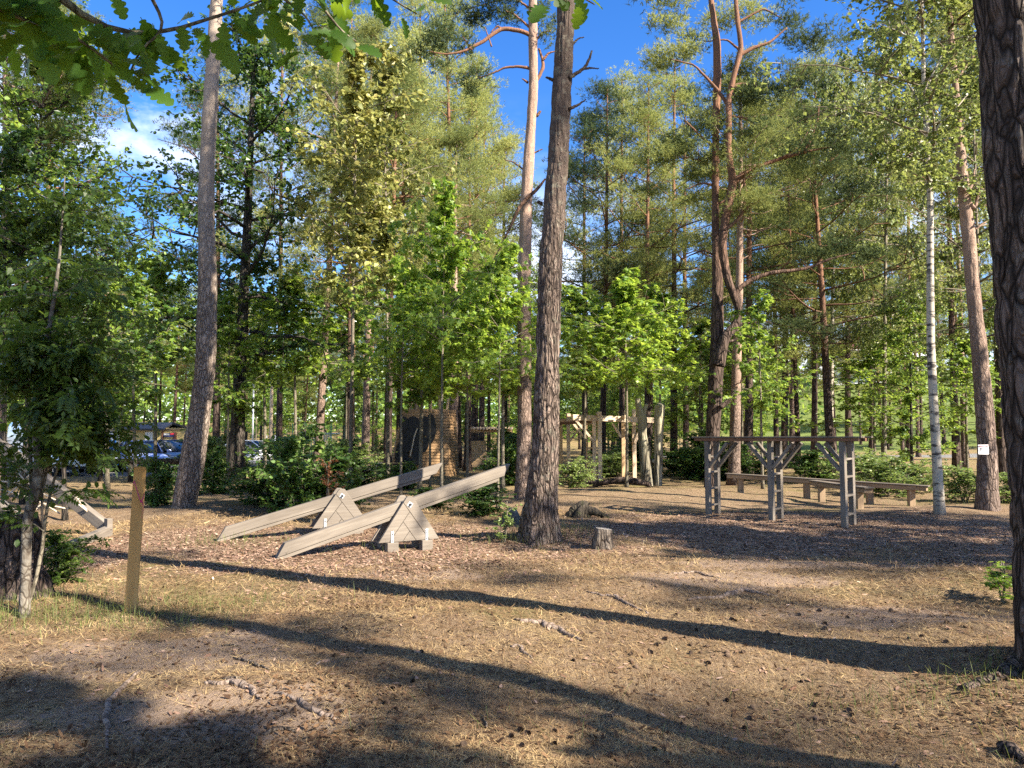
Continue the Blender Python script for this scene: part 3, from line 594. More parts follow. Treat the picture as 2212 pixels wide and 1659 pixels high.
# ---------------------------------------------------------------- the big trees, each measured from the photograph
def rough_trunk(P, R, sides, n, amp, fr=9, seed=0, flare=.0, nroot=5):
    P, R = smooth_path(P, R, n); a = np.arange(sides)/sides*2*PI; z = P[:, 2]-P[0, 2]
    T = np.gradient(P, axis=0); T /= np.linalg.norm(T, axis=1)[:, None]; U = np.cross(np.array([0, 1, 0.]), T); U /= np.linalg.norm(U, axis=1)[:, None]; W = np.cross(T, U)
    r = R[:, None]*(1+flare*np.exp(-np.maximum(z-.1, 0)/.28)[:, None]*(1+.75*np.cos(nroot*a[None]+1.3*seed+.6*np.sin(2*a[None]))))
    D = np.cos(a)[None, :, None]*U[:, None]+np.sin(a)[None, :, None]*W[:, None]
    V = P[:, None]+r[..., None]*D; q = V.reshape(-1, 3).copy(); q[:, 2] *= .27
    wrp = (vn(q*4, seed+9)-.5)*.25
    rid = np.minimum(1, np.abs(vn(q*fr+wrp[:, None]*3, seed)-.5)*4.5)*np.minimum(1, np.abs(vn(q*fr*1.9, seed+3)-.5)*6+.35)
    lump = vn(V.reshape(-1, 3)*2.2, seed+5)-.5
    V = V+D*((rid-1)*amp+lump*amp*1.3).reshape(r.shape)[..., None]
    i = np.arange(n-1)[:, None]*sides; j = np.arange(sides)[None]; k = (j+1) % sides
    return V.reshape(-1, 3), np.stack([i+j, i+k, i+k+sides, i+j+sides], -1).reshape(-1, 4)
def pxpath(L, Y, dY=0):
    P, R = [], []
    for i, (px, py, hw) in enumerate(L):
        yy = Y+dY*i/(max(1, len(L)-1)); p = at(px, py, yy); P.append(p); R.append(hw*yy/F)
    return P, R
def hero(name, label, cat, trunks, mat, limbs=(), pads=(), needle=None, group=None, ext=None, crown=None, sides=48, amp=.012, nseg=260, flare=.25, fr=9, dens=70, rpad=1.0, nd=(.13, .020, 8), tname='trunk', limbmat=None, split=999):
    L0, Y0 = trunks[0][0], trunks[0][1]; base = at(L0[0][0], L0[0][1], Y0)
    root = thing(name, label, cat, base, 0, group); sub = lambda P: np.array([tuple(Vector(p)-base) for p in P])
    m = MB()
    for i, tr in enumerate(trunks):
        P, R = pxpath(tr[0], tr[1], tr[2] if len(tr) > 2 else 0); P = sub(P); R = list(R)
        if i == 0:
            P = np.vstack([P[0]-np.array([0, 0, .25]), P]); R = [R[0]*1.02]+R
            if ext:
                d = (P[-1]-P[-3])/np.linalg.norm(P[-1]-P[-3]); top = P[-1]+d*ext; P = np.vstack([P, (P[-1]+top)/2, top]); R += [R[-1]*.75, R[-1]*.15]
        if i == 0: Ptop = P[-1]
        m.add(*rough_trunk(P, R, sides if i == 0 else 24, nseg if i == 0 else 120, amp, fr, i+len(label), flare if i == 0 else 0))
    m.build(tname, mat, root, True)
    if limbs:
        for lm in limbs:
            b = MB(); P, R = pxpath(lm[0], lm[1], lm[2] if len(lm) > 2 else 0); P, R = smooth_path(sub(P), R, 26); P += np.random.default_rng(len(lm[0])).normal(size=P.shape)*.004; b.tube(P, R, 8); b.build('branch', limbmat or mat, root, True)
    if pads:
        r_ = np.random.default_rng(len(label)); C = sub([at(p[0], p[1], p[2]) for p in pads]); RR = np.array([(p[3]*p[2]/F*rpad, p[3]*p[2]/F*rpad*.9, p[4]*p[2]/F*rpad) for p in pads])
        # every pad is broken up into a handful of smaller tufts
        C2, R2 = [], []
        for c_, q in zip(C, RR):
            for _ in range(7):
                o = rnd(r_, 1)[0]*r_.random()**.4; C2.append(c_+o*q*.85); R2.append(q*r_.uniform(.35, .6)*np.array([1, 1, .9]))
        C2, R2 = np.array(C2), np.array(R2)
        for lo_, hi_, nm_ in ((0, min(split*7, len(C2)), needle or M['needle']), (min(split*7, len(C2)), len(C2), M['needle_light'])):
            if hi_ > lo_: V, f = needles(r_, C2[lo_:hi_], R2[lo_:hi_], dens, *nd); link('crown', mesh_np('crown', V, f, nm_), root)
    if crown:
        kd, z0, sc = crown; ax = Vector(Ptop); H = kd['H']; s_ = (ax.z-z0)/(H*(1-kd['c0']))
        for nm, me, isT in kd['parts']:
            if isT: continue
            o = link(nm, me, root); o.scale = (sc, sc, s_); o.location = (ax.x*.97, ax.y, ax.z-H*s_); o.rotation_euler = (0, 0, len(label)*.7)
    return root
c2 = lambda y, a, b: ((a+b)/2, y, (b-a)/2)
hero('pine_tree', 'big grey pine trunk left of the seesaws, leaning gently to the right', 'pine tree', [([c2(1096, 373, 420), c2(1010, 386, 440), c2(897, 410, 453), c2(784, 423, 466), c2(614, 428, 469), c2(425, 428, 462), c2(260, 436, 468), c2(142, 444, 475), c2(20, 453, 481)], ground(396, 1096).y)], M['bark_grey'], ext=9, crown=(K['pA'], 12, 1.0), flare=.12, amp=.012, sides=56,
     limbs=[([(470, 190, 2), (486, 183, 1)], 17.6), ([(464, 460, 2), (476, 452, 1.2)], 17.6), ([(430, 325, 2), (400, 318, 1.2), (340, 300, .8)], 17.6)])
Yc = ground(1165, 1166).y
hero('pine_tree', 'thick dark pine in the centre with deeply furrowed bark and dead stubs', 'pine tree', [([c2(1166, 1122, 1209), c2(1083, 1134, 1206), c2(960, 1149, 1208), c2(779, 1157, 1209), c2(614, 1161, 1213), c2(307, 1185, 1231), c2(47, 1201, 1242), c2(-20, 1205, 1244)], Yc)], M['bark_center'], ext=8, crown=(K['pA'], 9.5, .9), sides=110, nseg=560, amp=.018, fr=16, flare=.30,
     limbs=[([(1230, 168, 5), (1250, 155, 4), (1263, 147, 3.5), (1272, 130, 3), (1279, 109, 2)], Yc-.1), ([(1262, 148, 3), (1278, 147, 2), (1294, 148, 1)], Yc-.1), ([(1226, 236, 4), (1248, 228, 3), (1266, 214, 1.2)], Yc-.1), ([(1195, 173, 4), (1180, 167, 2)], Yc), ([(1236, 95, 3), (1252, 82, 1.5), (1262, 80, 1)], Yc), ([(1238, 40, 3), (1247, 30, 1.5)], Yc), ([(1170, 440, 4), (1162, 436, 3)], Yc)])
Y3 = 20.0
hero('pine_tree', 'slimmer pine just behind the central trunk, bark turning pinkish orange high up', 'pine tree', [([c2(1080, 1110, 1142), c2(1040, 1113, 1143), c2(929, 1117, 1149), c2(775, 1117, 1148), c2(614, 1117, 1147), c2(425, 1124, 1150), c2(189, 1142, 1163), c2(47, 1141, 1161), c2(-40, 1142, 1160)], Y3)], M['bark_pink'], ext=5, amp=.010, nseg=320, flare=.12,
     limbs=[([(1146, 76, 5), (1125, 66, 5), (1083, 61, 5), (1060, 78, 4), (1036, 94, 4), (1000, 112, 3), (962, 118, 2), (925, 110, 1)], Y3, -.6), ([(1083, 62, 3), (1075, 56, 2), (1060, 70, 1)], Y3), ([(1146, 148, 4), (1120, 143, 3), (1090, 146, 2.5), (1067, 157, 2), (1030, 170, 1)], Y3), ([(1150, 186, 5), (1162, 170, 4), (1174, 146, 4), (1172, 128, 3), (1164, 105, 2.5)], Y3, .2), ([(1172, 130, 3), (1185, 115, 2.5), (1200, 110, 1)], Y3), ([(1155, 90, 3), (1172, 70, 2), (1190, 66, 1)], Y3), ([(1145, 60, 3), (1110, 30, 2), (1090, 22, 1)], Y3), ([(1148, 20, 3), (1110, -5, 2), (1060, 5, 1.5), (1010, 20, 1)], Y3), ([(1062, 100, 2), (1048, 60, 1)], Y3-.3), ([(1020, 108, 2), (1000, 80, 1)], Y3-.4),
            ([(1178, 386, 2), (1160, 410, 4), (1135, 430, 4), (1117, 455, 4), (1108, 480, 3), (1085, 525, 2), (1068, 558, 1)], Y3-.25), ([(1135, 370, 2), (1110, 350, 1.5), (1090, 345, 1)], Y3), ([(1160, 250, 4), (1168, 240, 2)], Y3), ([(1155, 330, 2), (1172, 322, 1)], Y3), ([(1140, 178, 3), (1128, 170, 1)], Y3)],
     pads=[(932, 99, 19.5, 50, 34), (965, 75, 19.6, 46, 30), (1000, 100, 19.7, 40, 20), (905, 118, 19.5, 34, 24), (1036, 33, 20, 46, 26), (1085, 40, 20, 36, 20), (1031, 160, 20, 36, 18), (1008, 180, 20, 28, 16), (1060, 5, 20, 50, 24), (1110, 25, 20.3, 34, 20), (1178, 85, 20, 22, 26), (1195, 60, 20.4, 28, 20), (1000, 30, 20, 40, 20), (955, 140, 19.4, 30, 16), (1025, 205, 20.1, 16, 10), (1165, 20, 21, 30, 24), (1100, -30, 20, 60, 30)], needle=M['needle_dark'], dens=330, limbmat=M['bark_pine'], nd=(.12, .020, 8))  # shade on these pads is put into the darker needle colour
Y4 = 5.35
hero('pine_tree', 'massive dark pine trunk in the right foreground, cut by the frame edge', 'pine tree', [([(2290, 1440, 76), (2279, 1300, 75), (2272, 1100, 76), (2252, 917, 74), (2238, 780, 72), (2219, 473, 72), (2200, 236, 71), (2180, 0, 70), (2170, -90, 69)], Y4)], M['bark_near'], ext=11, crown=(K['pC'], 8, .75), sides=160, nseg=620, amp=.024, fr=11, flare=.22,
     limbs=[([(2240, 1412, 36), (2200, 1446, 28), (2160, 1470, 22), (2080, 1492, 10)], Y4+.12, -.2)])
Y5 = 25.0
r5 = np.random.default_rng(55)
pads5 = [(1704, 43, 25, 60, 28), (1780, 86, 24.5, 62, 26), (1735, 80, 24.8, 45, 20), (1676, 180, 24.4, 66, 34), (1735, 172, 24.3, 60, 30), (1620, 212, 24.5, 55, 30), (1655, 215, 24.2, 40, 22), (1640, 280, 24.6, 42, 18), (1789, 302, 24.2, 66, 22), (1718, 324, 24.4, 52, 24), (1835, 322, 24.3, 50, 18), (1827, 528, 24.6, 58, 26), (1780, 545, 24.8, 40, 16), (1870, 550, 24.6, 40, 16), (1458, 118, 25.2, 60, 26), (1436, 62, 25.5, 48, 30), (1500, 86, 25.3, 50, 28), (1480, 30, 25.5, 60, 34), (1560, 30, 26, 60, 40), (1630, 20, 25.6, 60, 34), (1420, 140, 25.5, 44, 14)]
for _ in range(17): pads5.append((r5.normal(1510, 60), r5.uniform(150, 470), 25+r5.uniform(0, 2.2), r5.uniform(34, 60), r5.uniform(14, 24)))
for _ in range(9): pads5.append((r5.uniform(1590, 1800), r5.uniform(100, 470), 26+r5.uniform(0, 2), r5.uniform(34, 60), r5.uniform(14, 24)))
hero('pine_tree', 'twin stemmed red barked pine with twisting limbs above the monkey bars', 'pine tree', [([(1538, 1056, 17), (1539, 944, 15), (1545, 848, 16), (1549, 760, 15), (1550, 614, 12), (1545, 473, 8), (1546, 284, 8), (1549, 180, 9), (1549, 95, 9), (1537, 10, 6), (1530, -60, 4)], Y5),
     ([(1552, 790, 14), (1566, 726, 11), (1592, 700, 9), (1599, 676, 8), (1586, 640, 8), (1570, 600, 9), (1559, 530, 10), (1570, 455, 10), (1584, 395, 9), (1574, 331, 7), (1574, 213, 7), (1586, 160, 6), (1602, 104, 6), (1593, 47, 6), (1586, -40, 4)], Y5-.5)], M['bark_pine'], sides=36, amp=.012, nseg=300, flare=.1,
     limbs=[([(1584, 395, 8), (1606, 375, 6), (1638, 359, 5), (1695, 340, 4), (1751, 326, 2.5), (1790, 318, 1)], Y5-.5), ([(1584, 645, 5), (1598, 622, 5), (1610, 610, 5), (1657, 591, 4.5), (1700, 585, 4), (1742, 581, 3.5), (1790, 560, 2.5), (1850, 545, 1)], Y5-.5), ([(1565, 497, 4), (1590, 478, 3.5), (1602, 462, 3.5), (1613, 420, 3), (1606, 385, 2)], Y5-.6), ([(1556, 880, 6), (1574, 866, 5), (1588, 848, 3), (1592, 835, 2)], Y5-.3), ([(1596, 120, 5), (1630, 102, 4), (1662, 92, 3), (1700, 60, 1.5)], Y5-.5), ([(1578, 190, 5), (1600, 180, 3), (1660, 190, 2)], Y5-.6), ([(1574, 230, 4), (1555, 200, 4), (1530, 172, 3), (1500, 140, 2), (1450, 128, 1)], Y5-.3), ([(1574, 250, 3), (1610, 255, 2), (1650, 280, 1)], Y5-.5), ([(1548, 320, 4), (1520, 300, 3), (1480, 260, 1.5)], Y5), ([(1736, 330, 3.5), (1752, 300, 3), (1766, 262, 2), (1770, 225, 1)], Y5-.6), ([(1690, 340, 2), (1725, 318, 1), (1745, 285, .8)], Y5-.6), ([(1548, 400, 3), (1515, 395, 2), (1480, 410, 1)], Y5), ([(1560, 560, 3), (1520, 540, 2), (1470, 560, 1)], Y5), ([(1600, 110, 3), (1570, 85, 2), (1520, 90, 1)], Y5), ([(1594, 48, 3), (1650, 18, 2), (1690, 40, 1)], Y5), ([(1552, 440, 3), (1640, 400, 1)], Y5), ([(1566, 740, 3), (1590, 735, 3), (1600, 730, 1)], Y5-.4)], pads=pads5, needle=M['needle_dark'], split=14, dens=260, nd=(.13, .022, 8))  # first pads get shade painted in as darker needles, the rest lighter ones
Y6 = ground(2132, 1100).y
hero('pine_tree', 'pale sunlit pine with a white notice on its trunk, right of the birch', 'pine tree', [([c2(1100, 2109, 2156), c2(986, 2114, 2152), c2(848, 2106, 2142), c2(745, 2098, 2130), c2(614, 2087, 2114), c2(473, 2075, 2103), c2(378, 2066, 2090), c2(236, 2063, 2076), c2(95, 2048, 2062), c2(20, 2043, 2056), c2(-40, 2040, 2054)], Y6)], M['bark_pink'], ext=6, crown=(K['pB'], 10.5, .9), nseg=300, flare=.1,
     limbs=[([(2096, 440, 5), (2106, 452, 4), (2112, 425, 4), (2128, 395, 3), (2160, 392, 1.5)], Y6-.1), ([(2070, 396, 4), (2088, 415, 4), (2100, 400, 3), (2106, 365, 1.5)], Y6-.2), ([(2105, 495, 3), (2130, 480, 2), (2160, 470, 1)], Y6), ([(2060, 180, 3), (2090, 140, 2), (2120, 100, 1)], Y6)])
YB = ground(2030, 1110).y
hero('birch_tree', 'white barked birch with black rings beside the balance beams', 'birch tree', [([c2(1110, 2018, 2041), c2(1020, 2015, 2035), c2(882, 2008, 2026), c2(745, 2002, 2019), c2(614, 2002, 2017), c2(425, 2003, 2016), c2(284, 1996, 2008), c2(189, 1991, 2000), c2(0, 1988, 1995), c2(-60, 1987, 1993)], YB)], M['bark_birch'], ext=3, crown=(K['birch'], 6.8, 1.15), sides=28, amp=.003, flare=.15, nseg=160,
     limbs=[([(2005, 300, 4), (2030, 270, 3), (2060, 240, 2), (2090, 205, 1)], YB), ([(2000, 260, 3), (1975, 200, 2), (1940, 150, 1)], YB), ([(1995, 200, 3), (2020, 150, 2), (2045, 100, 1)], YB), ([(1992, 120, 3), (1950, 70, 2), (1890, 50, 1)], YB)])
Y = 26.0
hero('dead_trunk', 'grey barkless forked dead trunk with two sawn off columns beside the pale climbing frame', 'dead tree', [([c2(1052, 1384, 1416), c2(998, 1382, 1408), c2(968, 1380, 1404), c2(937, 1377, 1398), c2(907, 1377, 1399), c2(884, 1374, 1389), c2(861, 1370, 1382)], Y), ([c2(1052, 1411, 1430), c2(998, 1413, 1432), c2(937, 1412, 1433), c2(892, 1413, 1436), c2(868, 1414, 1437), (1425, 867.6, .5)], Y-.15)], M['deadwood'], sides=40, amp=.012, nseg=90, flare=.1, fr=6, limbs=[([(1387, 910, 8), (1391, 892, 6), (1396, 874, 4)], Y), ([(1409, 1000, 5), (1413, 993, 4), (1416, 1000, 3)], Y-.1)])
m = MB(); P = [at(px, py, yy)-Vector((0, 0, .0)) for px, py, yy in ((1268, 1040, 25.6), (1290, 1045, 25.4), (1310, 1041, 25.3), (1340, 1037, 25.2), (1370, 1039, 25.1), (1402, 1046, 25.0), (1408, 1048, 25))]
b0 = P[0].copy(); V, f = rough_trunk([tuple(p-b0) for p in P], [.09, .10, .10, .12, .12, .10, .02], 20, 70, .012, 7, 3); m.add(V, f)
o = m.build('fallen_log', M['bark_pine'], None, True); o.location = b0; tag(o, 'curved fallen log lying on the mound in front of the pale climbing frame', 'log')
def stump(name, label, px, py, wpx, hpx, mat, moss=False, seed=1):
    b = ground(px, py); Y = b.y; r = wpx/2*Y/F; h = hpx*Y/F; root = thing(name, label, 'stump', b)
    V, f = rough_trunk([(0, 0, -.1), (0, 0, h*.3), (.01, 0, h*.7), (.02, 0, h)], [r*1.1, r, r*.93, r*.9], 36, 40, .012, 9, seed, .25)
    m = MB(); m.add(V, f); top = V[-36:]; m.build('stump_body', mat, root, True)
    c = top.mean(0); m = MB(); m.add(np.vstack([top*.995+c*.005, c+np.array([0, 0, .006])]), [(i, (i+1) % 36, 36) for i in range(36)])
    t = NT('cut_wood'); cc = t.coords(); rr = t.n('ShaderNodeTexWave', {'Vector': cc, 'Scale': 9, 'Distortion': 3}, wave_type='RINGS', rings_direction='Z').outputs['Fac']; t.bsdf(t.mix(rr, (.22, .19, .15), (.34, .30, .25)), .9); m.build('cut_face', t.m, root)
    return root
stump('tree_stump', 'small grey sawn stump in front of the clearing, right of the central pine', 1302, 1182, 36, 39, M['stump'], seed=4)
b = ground(1268, 1118); m = MB(); rs = np.random.default_rng(8)
V, f = rough_trunk([(-.18, 0, -.1), (-.12, .02, .08), (-.05, .03, .22), (.02, .03, .27), (.06, .02, .275)], [.17, .16, .13, .08, .01], 30, 40, .035, 6, 2, .5); m.add(V, f)
V, f = rough_trunk([(-.05, 0, .12), (.12, 0, .12), (.30, -.03, .05), (.52, -.06, -.03)], [.12, .10, .07, .03], 20, 30, .02, 6, 5); m.add(V, f)
o = m.build('mossy_stump', bark('mossy_wood', (.06, .05, .035), (.08, .065, .05), 0, .4, (.015, .012, .01), 9, .3, lichen=(.05, .065, .015)), None, True); o.location = b; tag(o, 'low dark rotten stump with moss and a trailing root, behind the sawn stump', 'stump')
def rock(label, px, py, wpx, hpx, seed):
    b = ground(px, py); r = wpx/2*b.y/F; h = hpx*b.y/F; n = 14; th, ph = np.meshgrid(np.linspace(0, 2*PI, 25)[:-1], np.linspace(.02, PI*.62, n)); V = np.stack([np.sin(ph)*np.cos(th)*r, np.sin(ph)*np.sin(th)*r*.8, np.cos(ph)*h], -1).reshape(-1, 3)
    V *= (1+.35*(vn(V*3.1/r*.4+seed, seed)-.5)+.12*(vn(V*8/r*.4, seed+1)-.5))[:, None]; i = (np.arange(n-1)[:, None]*24); j = np.arange(24)[None]; k = (j+1) % 24
    m = MB(); m.add(V, np.stack([i+j, i+j+24, i+k+24, i+k], -1).reshape(-1, 4)); o = m.build('rock', M['rock'], None, True); o.location = b; return tag(o, label, 'rock')
rock('mossy boulder behind the central pine, left side of its foot', 1106, 1128, 42, 30, 3)
rock('flat pale stone half buried in grass behind the left end of the seesaws', 500, 1103, 12, 5, 6)
b = ground(10, 1300); m = MB(); V, f = rough_trunk([(-.1, .2, -.15), (-.1, .2, .25), (-.08, .2, .55), (-.12, .2, .80)], [.30, .28, .26, .22], 60, 90, .05, 6, 12, .35); m.add(V, f); m.add(np.vstack([V[-60:], V[-60:].mean(0)]), [(k, (k+1) % 60, 60) for k in range(60)]); o = m.build('old_stump', M['bark_near'], None, True); o.location = b; tag(o, 'broad dark old stump behind the pale sapling at the left edge', 'stump')
# ---------------------------------------------------------------- foreground saplings at the left edge and the oak overhead
def seg(P, Rr, m, sides=8): P, Rr = smooth_path(P, Rr, 60); m.tube(P, Rr, sides)
r_ = np.random.default_rng(77)
base = ground(55, 1333); YS = base.y; root = thing('rowan_sapling', 'pale barked rowan sapling with drooping feathery leaves at the left edge', 'tree', base)
m = MB(); rel = lambda L, Y: ([at(a, b, Y)-base for a, b, c in L], [c*Y/F for a, b, c in L])
stem = [(52, 1340, 12), (55, 1260, 10), (57, 1180, 10), (58, 1130, 10), (68, 1085, 10), (82, 1040, 11), (86, 1000, 10.5), (78, 950, 8), (80, 900, 7), (88, 850, 6), (94, 790, 5.5), (104, 720, 5), (118, 640, 4), (128, 560, 3), (135, 470, 2), (140, 380, 1.2)]
P, Rr = rel(stem, YS); seg(P, Rr, m, 14); m.build('trunk', M['bark_rowan'], root, True)
lp, ld = [], []
stems2 = [[(62, 1300, 5), (78, 1250, 4), (92, 1180, 4), (98, 1120, 3.5), (110, 1060, 3), (128, 1000, 2.5), (150, 900, 2)], [(70, 1120, 4), (68, 1050, 4), (66, 980, 4), (62, 900, 3), (50, 820, 2.5), (30, 740, 2)], [(60, 1135, 3), (92, 1060, 3), (108, 980, 3), (120, 900, 2.5), (140, 800, 2), (165, 700, 1)]]
b2s = {}
for i_, s_ in enumerate(stems2): P, Rr = rel(s_, YS+.05); b2s[i_] = MB(); seg(P, Rr, b2s[i_], 7)
for si_, s_ in enumerate((stem[4:], stems2[0][2:], stems2[1][2:], stems2[2][1:])):
    for q in range(21 if s_ is not stems2[1][2:] else 8):
        k = r_.integers(0, len(s_)-1)
        if s_[k][1] > 1000 and r_.random() < .65: k = len(s_)-2
        u_ = r_.random(); px = s_[k][0]*(1-u_)+s_[k+1][0]*u_; py = s_[k][1]*(1-u_)+s_[k+1][1]*u_
        p0 = np.array(at(px, py, YS)-base); a = r_.uniform(-.9, .9)+(0 if r_.random() < .72 else PI); L = r_.uniform(.25, .75)
        c = curve(r_, p0, (math.cos(a), math.sin(a)*.9, r_.uniform(.2, .9)), L, 7, (0, 0, -.25), .16); b2 = MB() if si_ == 0 else b2s[si_-1]; b2.tube(c, np.linspace(.006, .002, 7), 4)
        if si_ == 0: b2.build('branch', M['bark_smooth'], root, True)
        for z in range(9):
            kk = r_.integers(1, 7); lp.append(c[kk]); ld.append(unit((c[kk]-c[kk-1])/np.linalg.norm(c[kk]-c[kk-1])*.6+r_.normal(size=3)*np.array([.8, .8, .3])+np.array([0, 0, -.35])))
for b2 in b2s.values(): b2.build('branch', M['bark_smooth'], root, True)
lp, ld = np.array(lp), np.array(ld); V, f = leaf_cloud('pinnate', lp, ld, np.array([0, 0, 1.])+r_.normal(size=lp.shape)*.35, r_.uniform(.16, .28, len(lp))); link('crown', mesh_np('crown', V, f, M['rowan']), root)
rep = np.repeat(lp, 3, 0)+r_.normal(size=(len(lp)*3, 3))*.09; V, f = leaf_cloud('oval', rep, rnd(r_, len(rep))+np.array([0, 0, -.3]), np.array([0, 0, 1.])+r_.normal(size=rep.shape)*.6, r_.uniform(.05, .10, len(rep))); link('crown', mesh_np('crown', V, f, M['rowan']), root)
# oak limb reaching in overhead: trunk stands behind the camera to the left
root = thing('oak_tree', 'oak with lobed leaves hanging into the top of the picture', 'oak tree', (-3.4, -2.2, hz(-3.4, -2.2)))
rb = Vector(root.location); m = MB(); V, f = rough_trunk([(0, 0, -.2), (.1, .1, 1.5), (.15, .2, 3.2), (.1, .3, 6), (0, 0, 8)], [.30, .24, .2, .15, .03], 40, 120, .02, 9, 3, .3); m.add(V, f); m.build('trunk', M['bark_near'], root, True)
bm_ = MB(); LP, LD, LN, LS = [], [], [], []
def oak_spray(path, leaves, size=.105, spread=1.0):
    P = [np.array(at(a, b, Y)-rb) for a, b, Y, c in path]; Rr = [c for *_, c in path]; Q, R2 = smooth_path(P, Rr, 24); bq = MB(); bq.tube(Q, R2, 7); bq.build('branch', M['bark_smooth'], root, True)
    for i in range(leaves):
        k = r_.integers(3, 24); d = unit(r_.normal(size=3)*np.array([1, .8, .5])+np.array([.1, 0, -.55])); o = unit(d+r_.normal(size=3)*.4)*r_.uniform(.02, .10)*spread
        LP.append(Q[k]+o); LD.append(d); LN.append(np.array([.25*r_.normal(), -.75+.5*r_.normal(), .55+.4*r_.normal()])); LS.append(size*r_.uniform(.7, 1.25))
oak_spray([(-700, -900, 1.2, .05), (-300, -400, 1.6, .03), (200, 60, 2.0, .008), (330, 80, 2.05, .006), (420, 50, 2.1, .005), (520, 20, 2.15, .004), (620, -20, 2.2, .003)], 70, .086)
oak_spray([(-300, -400, 1.6, .02), (-60, -60, 1.8, .010), (60, 20, 1.85, .006), (180, 90, 1.9, .004), (270, 160, 1.95, .003)], 78, .09)
oak_spray([(-400, -300, 1.7, .02), (-150, -30, 1.7, .01), (-20, 10, 1.75, .006), (90, 60, 1.8, .004)], 72, .09)
oak_spray([(200, -300, 1.9, .012), (300, -60, 1.95, .006), (360, 60, 2.0, .004), (300, 110, 2.0, .003), (278, 165, 2.0, .002)], 30, .088)
oak_spray([(300, -300, 2, .012), (520, -80, 2.1, .006), (600, -10, 2.15, .004), (660, 30, 2.15, .003), (690, 90, 2.15, .002)], 36, .085)
oak_spray([(500, -300, 2, .012), (640, -60, 2.15, .005), (700, 20, 2.2, .004), (740, 70, 2.2, .003), (770, 90, 2.2, .002)], 30, .085)
oak_spray([(600, -300, 2, .01), (780, -50, 2.2, .004), (850, 0, 2.25, .003), (900, 30, 2.25, .002)], 22, .085)
oak_spray([(900, -350, 2, .01), (1120, -90, 2.2, .004), (1190, -20, 2.2, .003), (1225, 5, 2.2, .002)], 7, .10)
oak_spray([(1000, -330, 2, .01), (1180, -70, 2.2, .004), (1250, -10, 2.2, .003), (1285, 10, 2.2, .002)], 5, .08)
def leaf_fill(n, f, a=.09, b=.14):
    for i in range(n): LP.append(np.array(f())-np.array(rb)); LD.append(unit(r_.normal(size=3)+np.array([0, 0, -.4]))); LN.append(np.array([.2, -.15, .8])+r_.normal(size=3)*.45); LS.append(r_.uniform(a, b))
leaf_fill(2600, lambda: (r_.uniform(-1.1, .2), r_.uniform(.3, 1.8), 3.35+r_.random()*.9), .10, .15)       # unseen leaves added above the visible spray to keep it shaded
leaf_fill(2600, lambda: np.array([.1, 4.1, 5.75])+rnd(r_, 1)[0]*r_.random()**.4*np.array([1.7, 1.3, .6]))     # unseen leaves on an added high limb, shading the rowan sapling
leaf_fill(2600, lambda: (r_.uniform(-3.6, 1.0), r_.uniform(-3.2, .9), 3.9+r_.random()*2.4))                   # the rest of its crown, above and behind the camera
bq = MB(); bq.tube([(.1, .3, 4.2), (1.0, 2.0, 5.2), (2.2, 4.0, 5.7), (3.4, 6.0, 5.75), (4.2, 7.2, 5.8)], [.08, .06, .045, .03, .01], 8); bq.build('branch', M['bark_smooth'], root, True)  # added limb out of view, carries the leaves that shade the sapling
bm_.tube([(.1, .1, 2.4), (1.2, 1.2, 3.2), (2.4, 2.2, 3.6), (3.4, 3.2, 3.7)], [.09, .07, .05, .02], 8); bm_.build('branch', M['bark_smooth'], root, True); V, f = leaf_cloud('oak', np.array(LP), np.array(LD), np.array(LN), np.array(LS)); link('leaves', mesh_np('leaves', V, f, M['oak'], True), root)
# ---------------------------------------------------------------- play equipment
def clip(poly, a, b, c):                     # keep a*x+b*z >= c
    out = []
    for (x0, z0), (x1, z1) in zip(poly, poly[1:]+poly[:1]):
        d0, d1 = a*x0+b*z0-c, a*x1+b*z1-c
        if d0 >= 0: out.append((x0, z0))
        if d0*d1 < 0: q = d0/(d0-d1); out.append((x0+(x1-x0)*q, z0+(z1-z0)*q))
    return out
def tri_boards():
    A, Lp, Rp = (0, .735), (-.46, .13), (.46, .13); tri = [(-.475, .13), (.475, .13), (.06, .735), (.035, .76), (-.035, .76), (-.06, .735)]
    h = math.hypot(.46, .605); n_r = (-.605/h, -.46/h); n_l = (.605/h, -.46/h)      # inward normals of the right and left edge
    dr = lambda s: (n_r[0], n_r[1], n_r[0]*.06+n_r[1]*.735+s); dl = lambda s: (n_l[0], n_l[1], n_l[0]*-.06+n_l[1]*.735+s); w, e = .165, .0025
    def band(*cs):
        p = tri
        for a, b, c in cs: p = clip(p, a, b, c)
        return p
    neg = lambda q: (-q[0], -q[1], -q[2])
    return [band(neg(dr(w-e))), band(dr(w+e), neg(dl(w-e))), band(dr(w+e), neg(dr(2*w-e)), dl(w+e)), band(dr(2*w+e), dl(w+e), neg(dl(2*w-e))), band(dr(2*w+e), dl(2*w+e))]
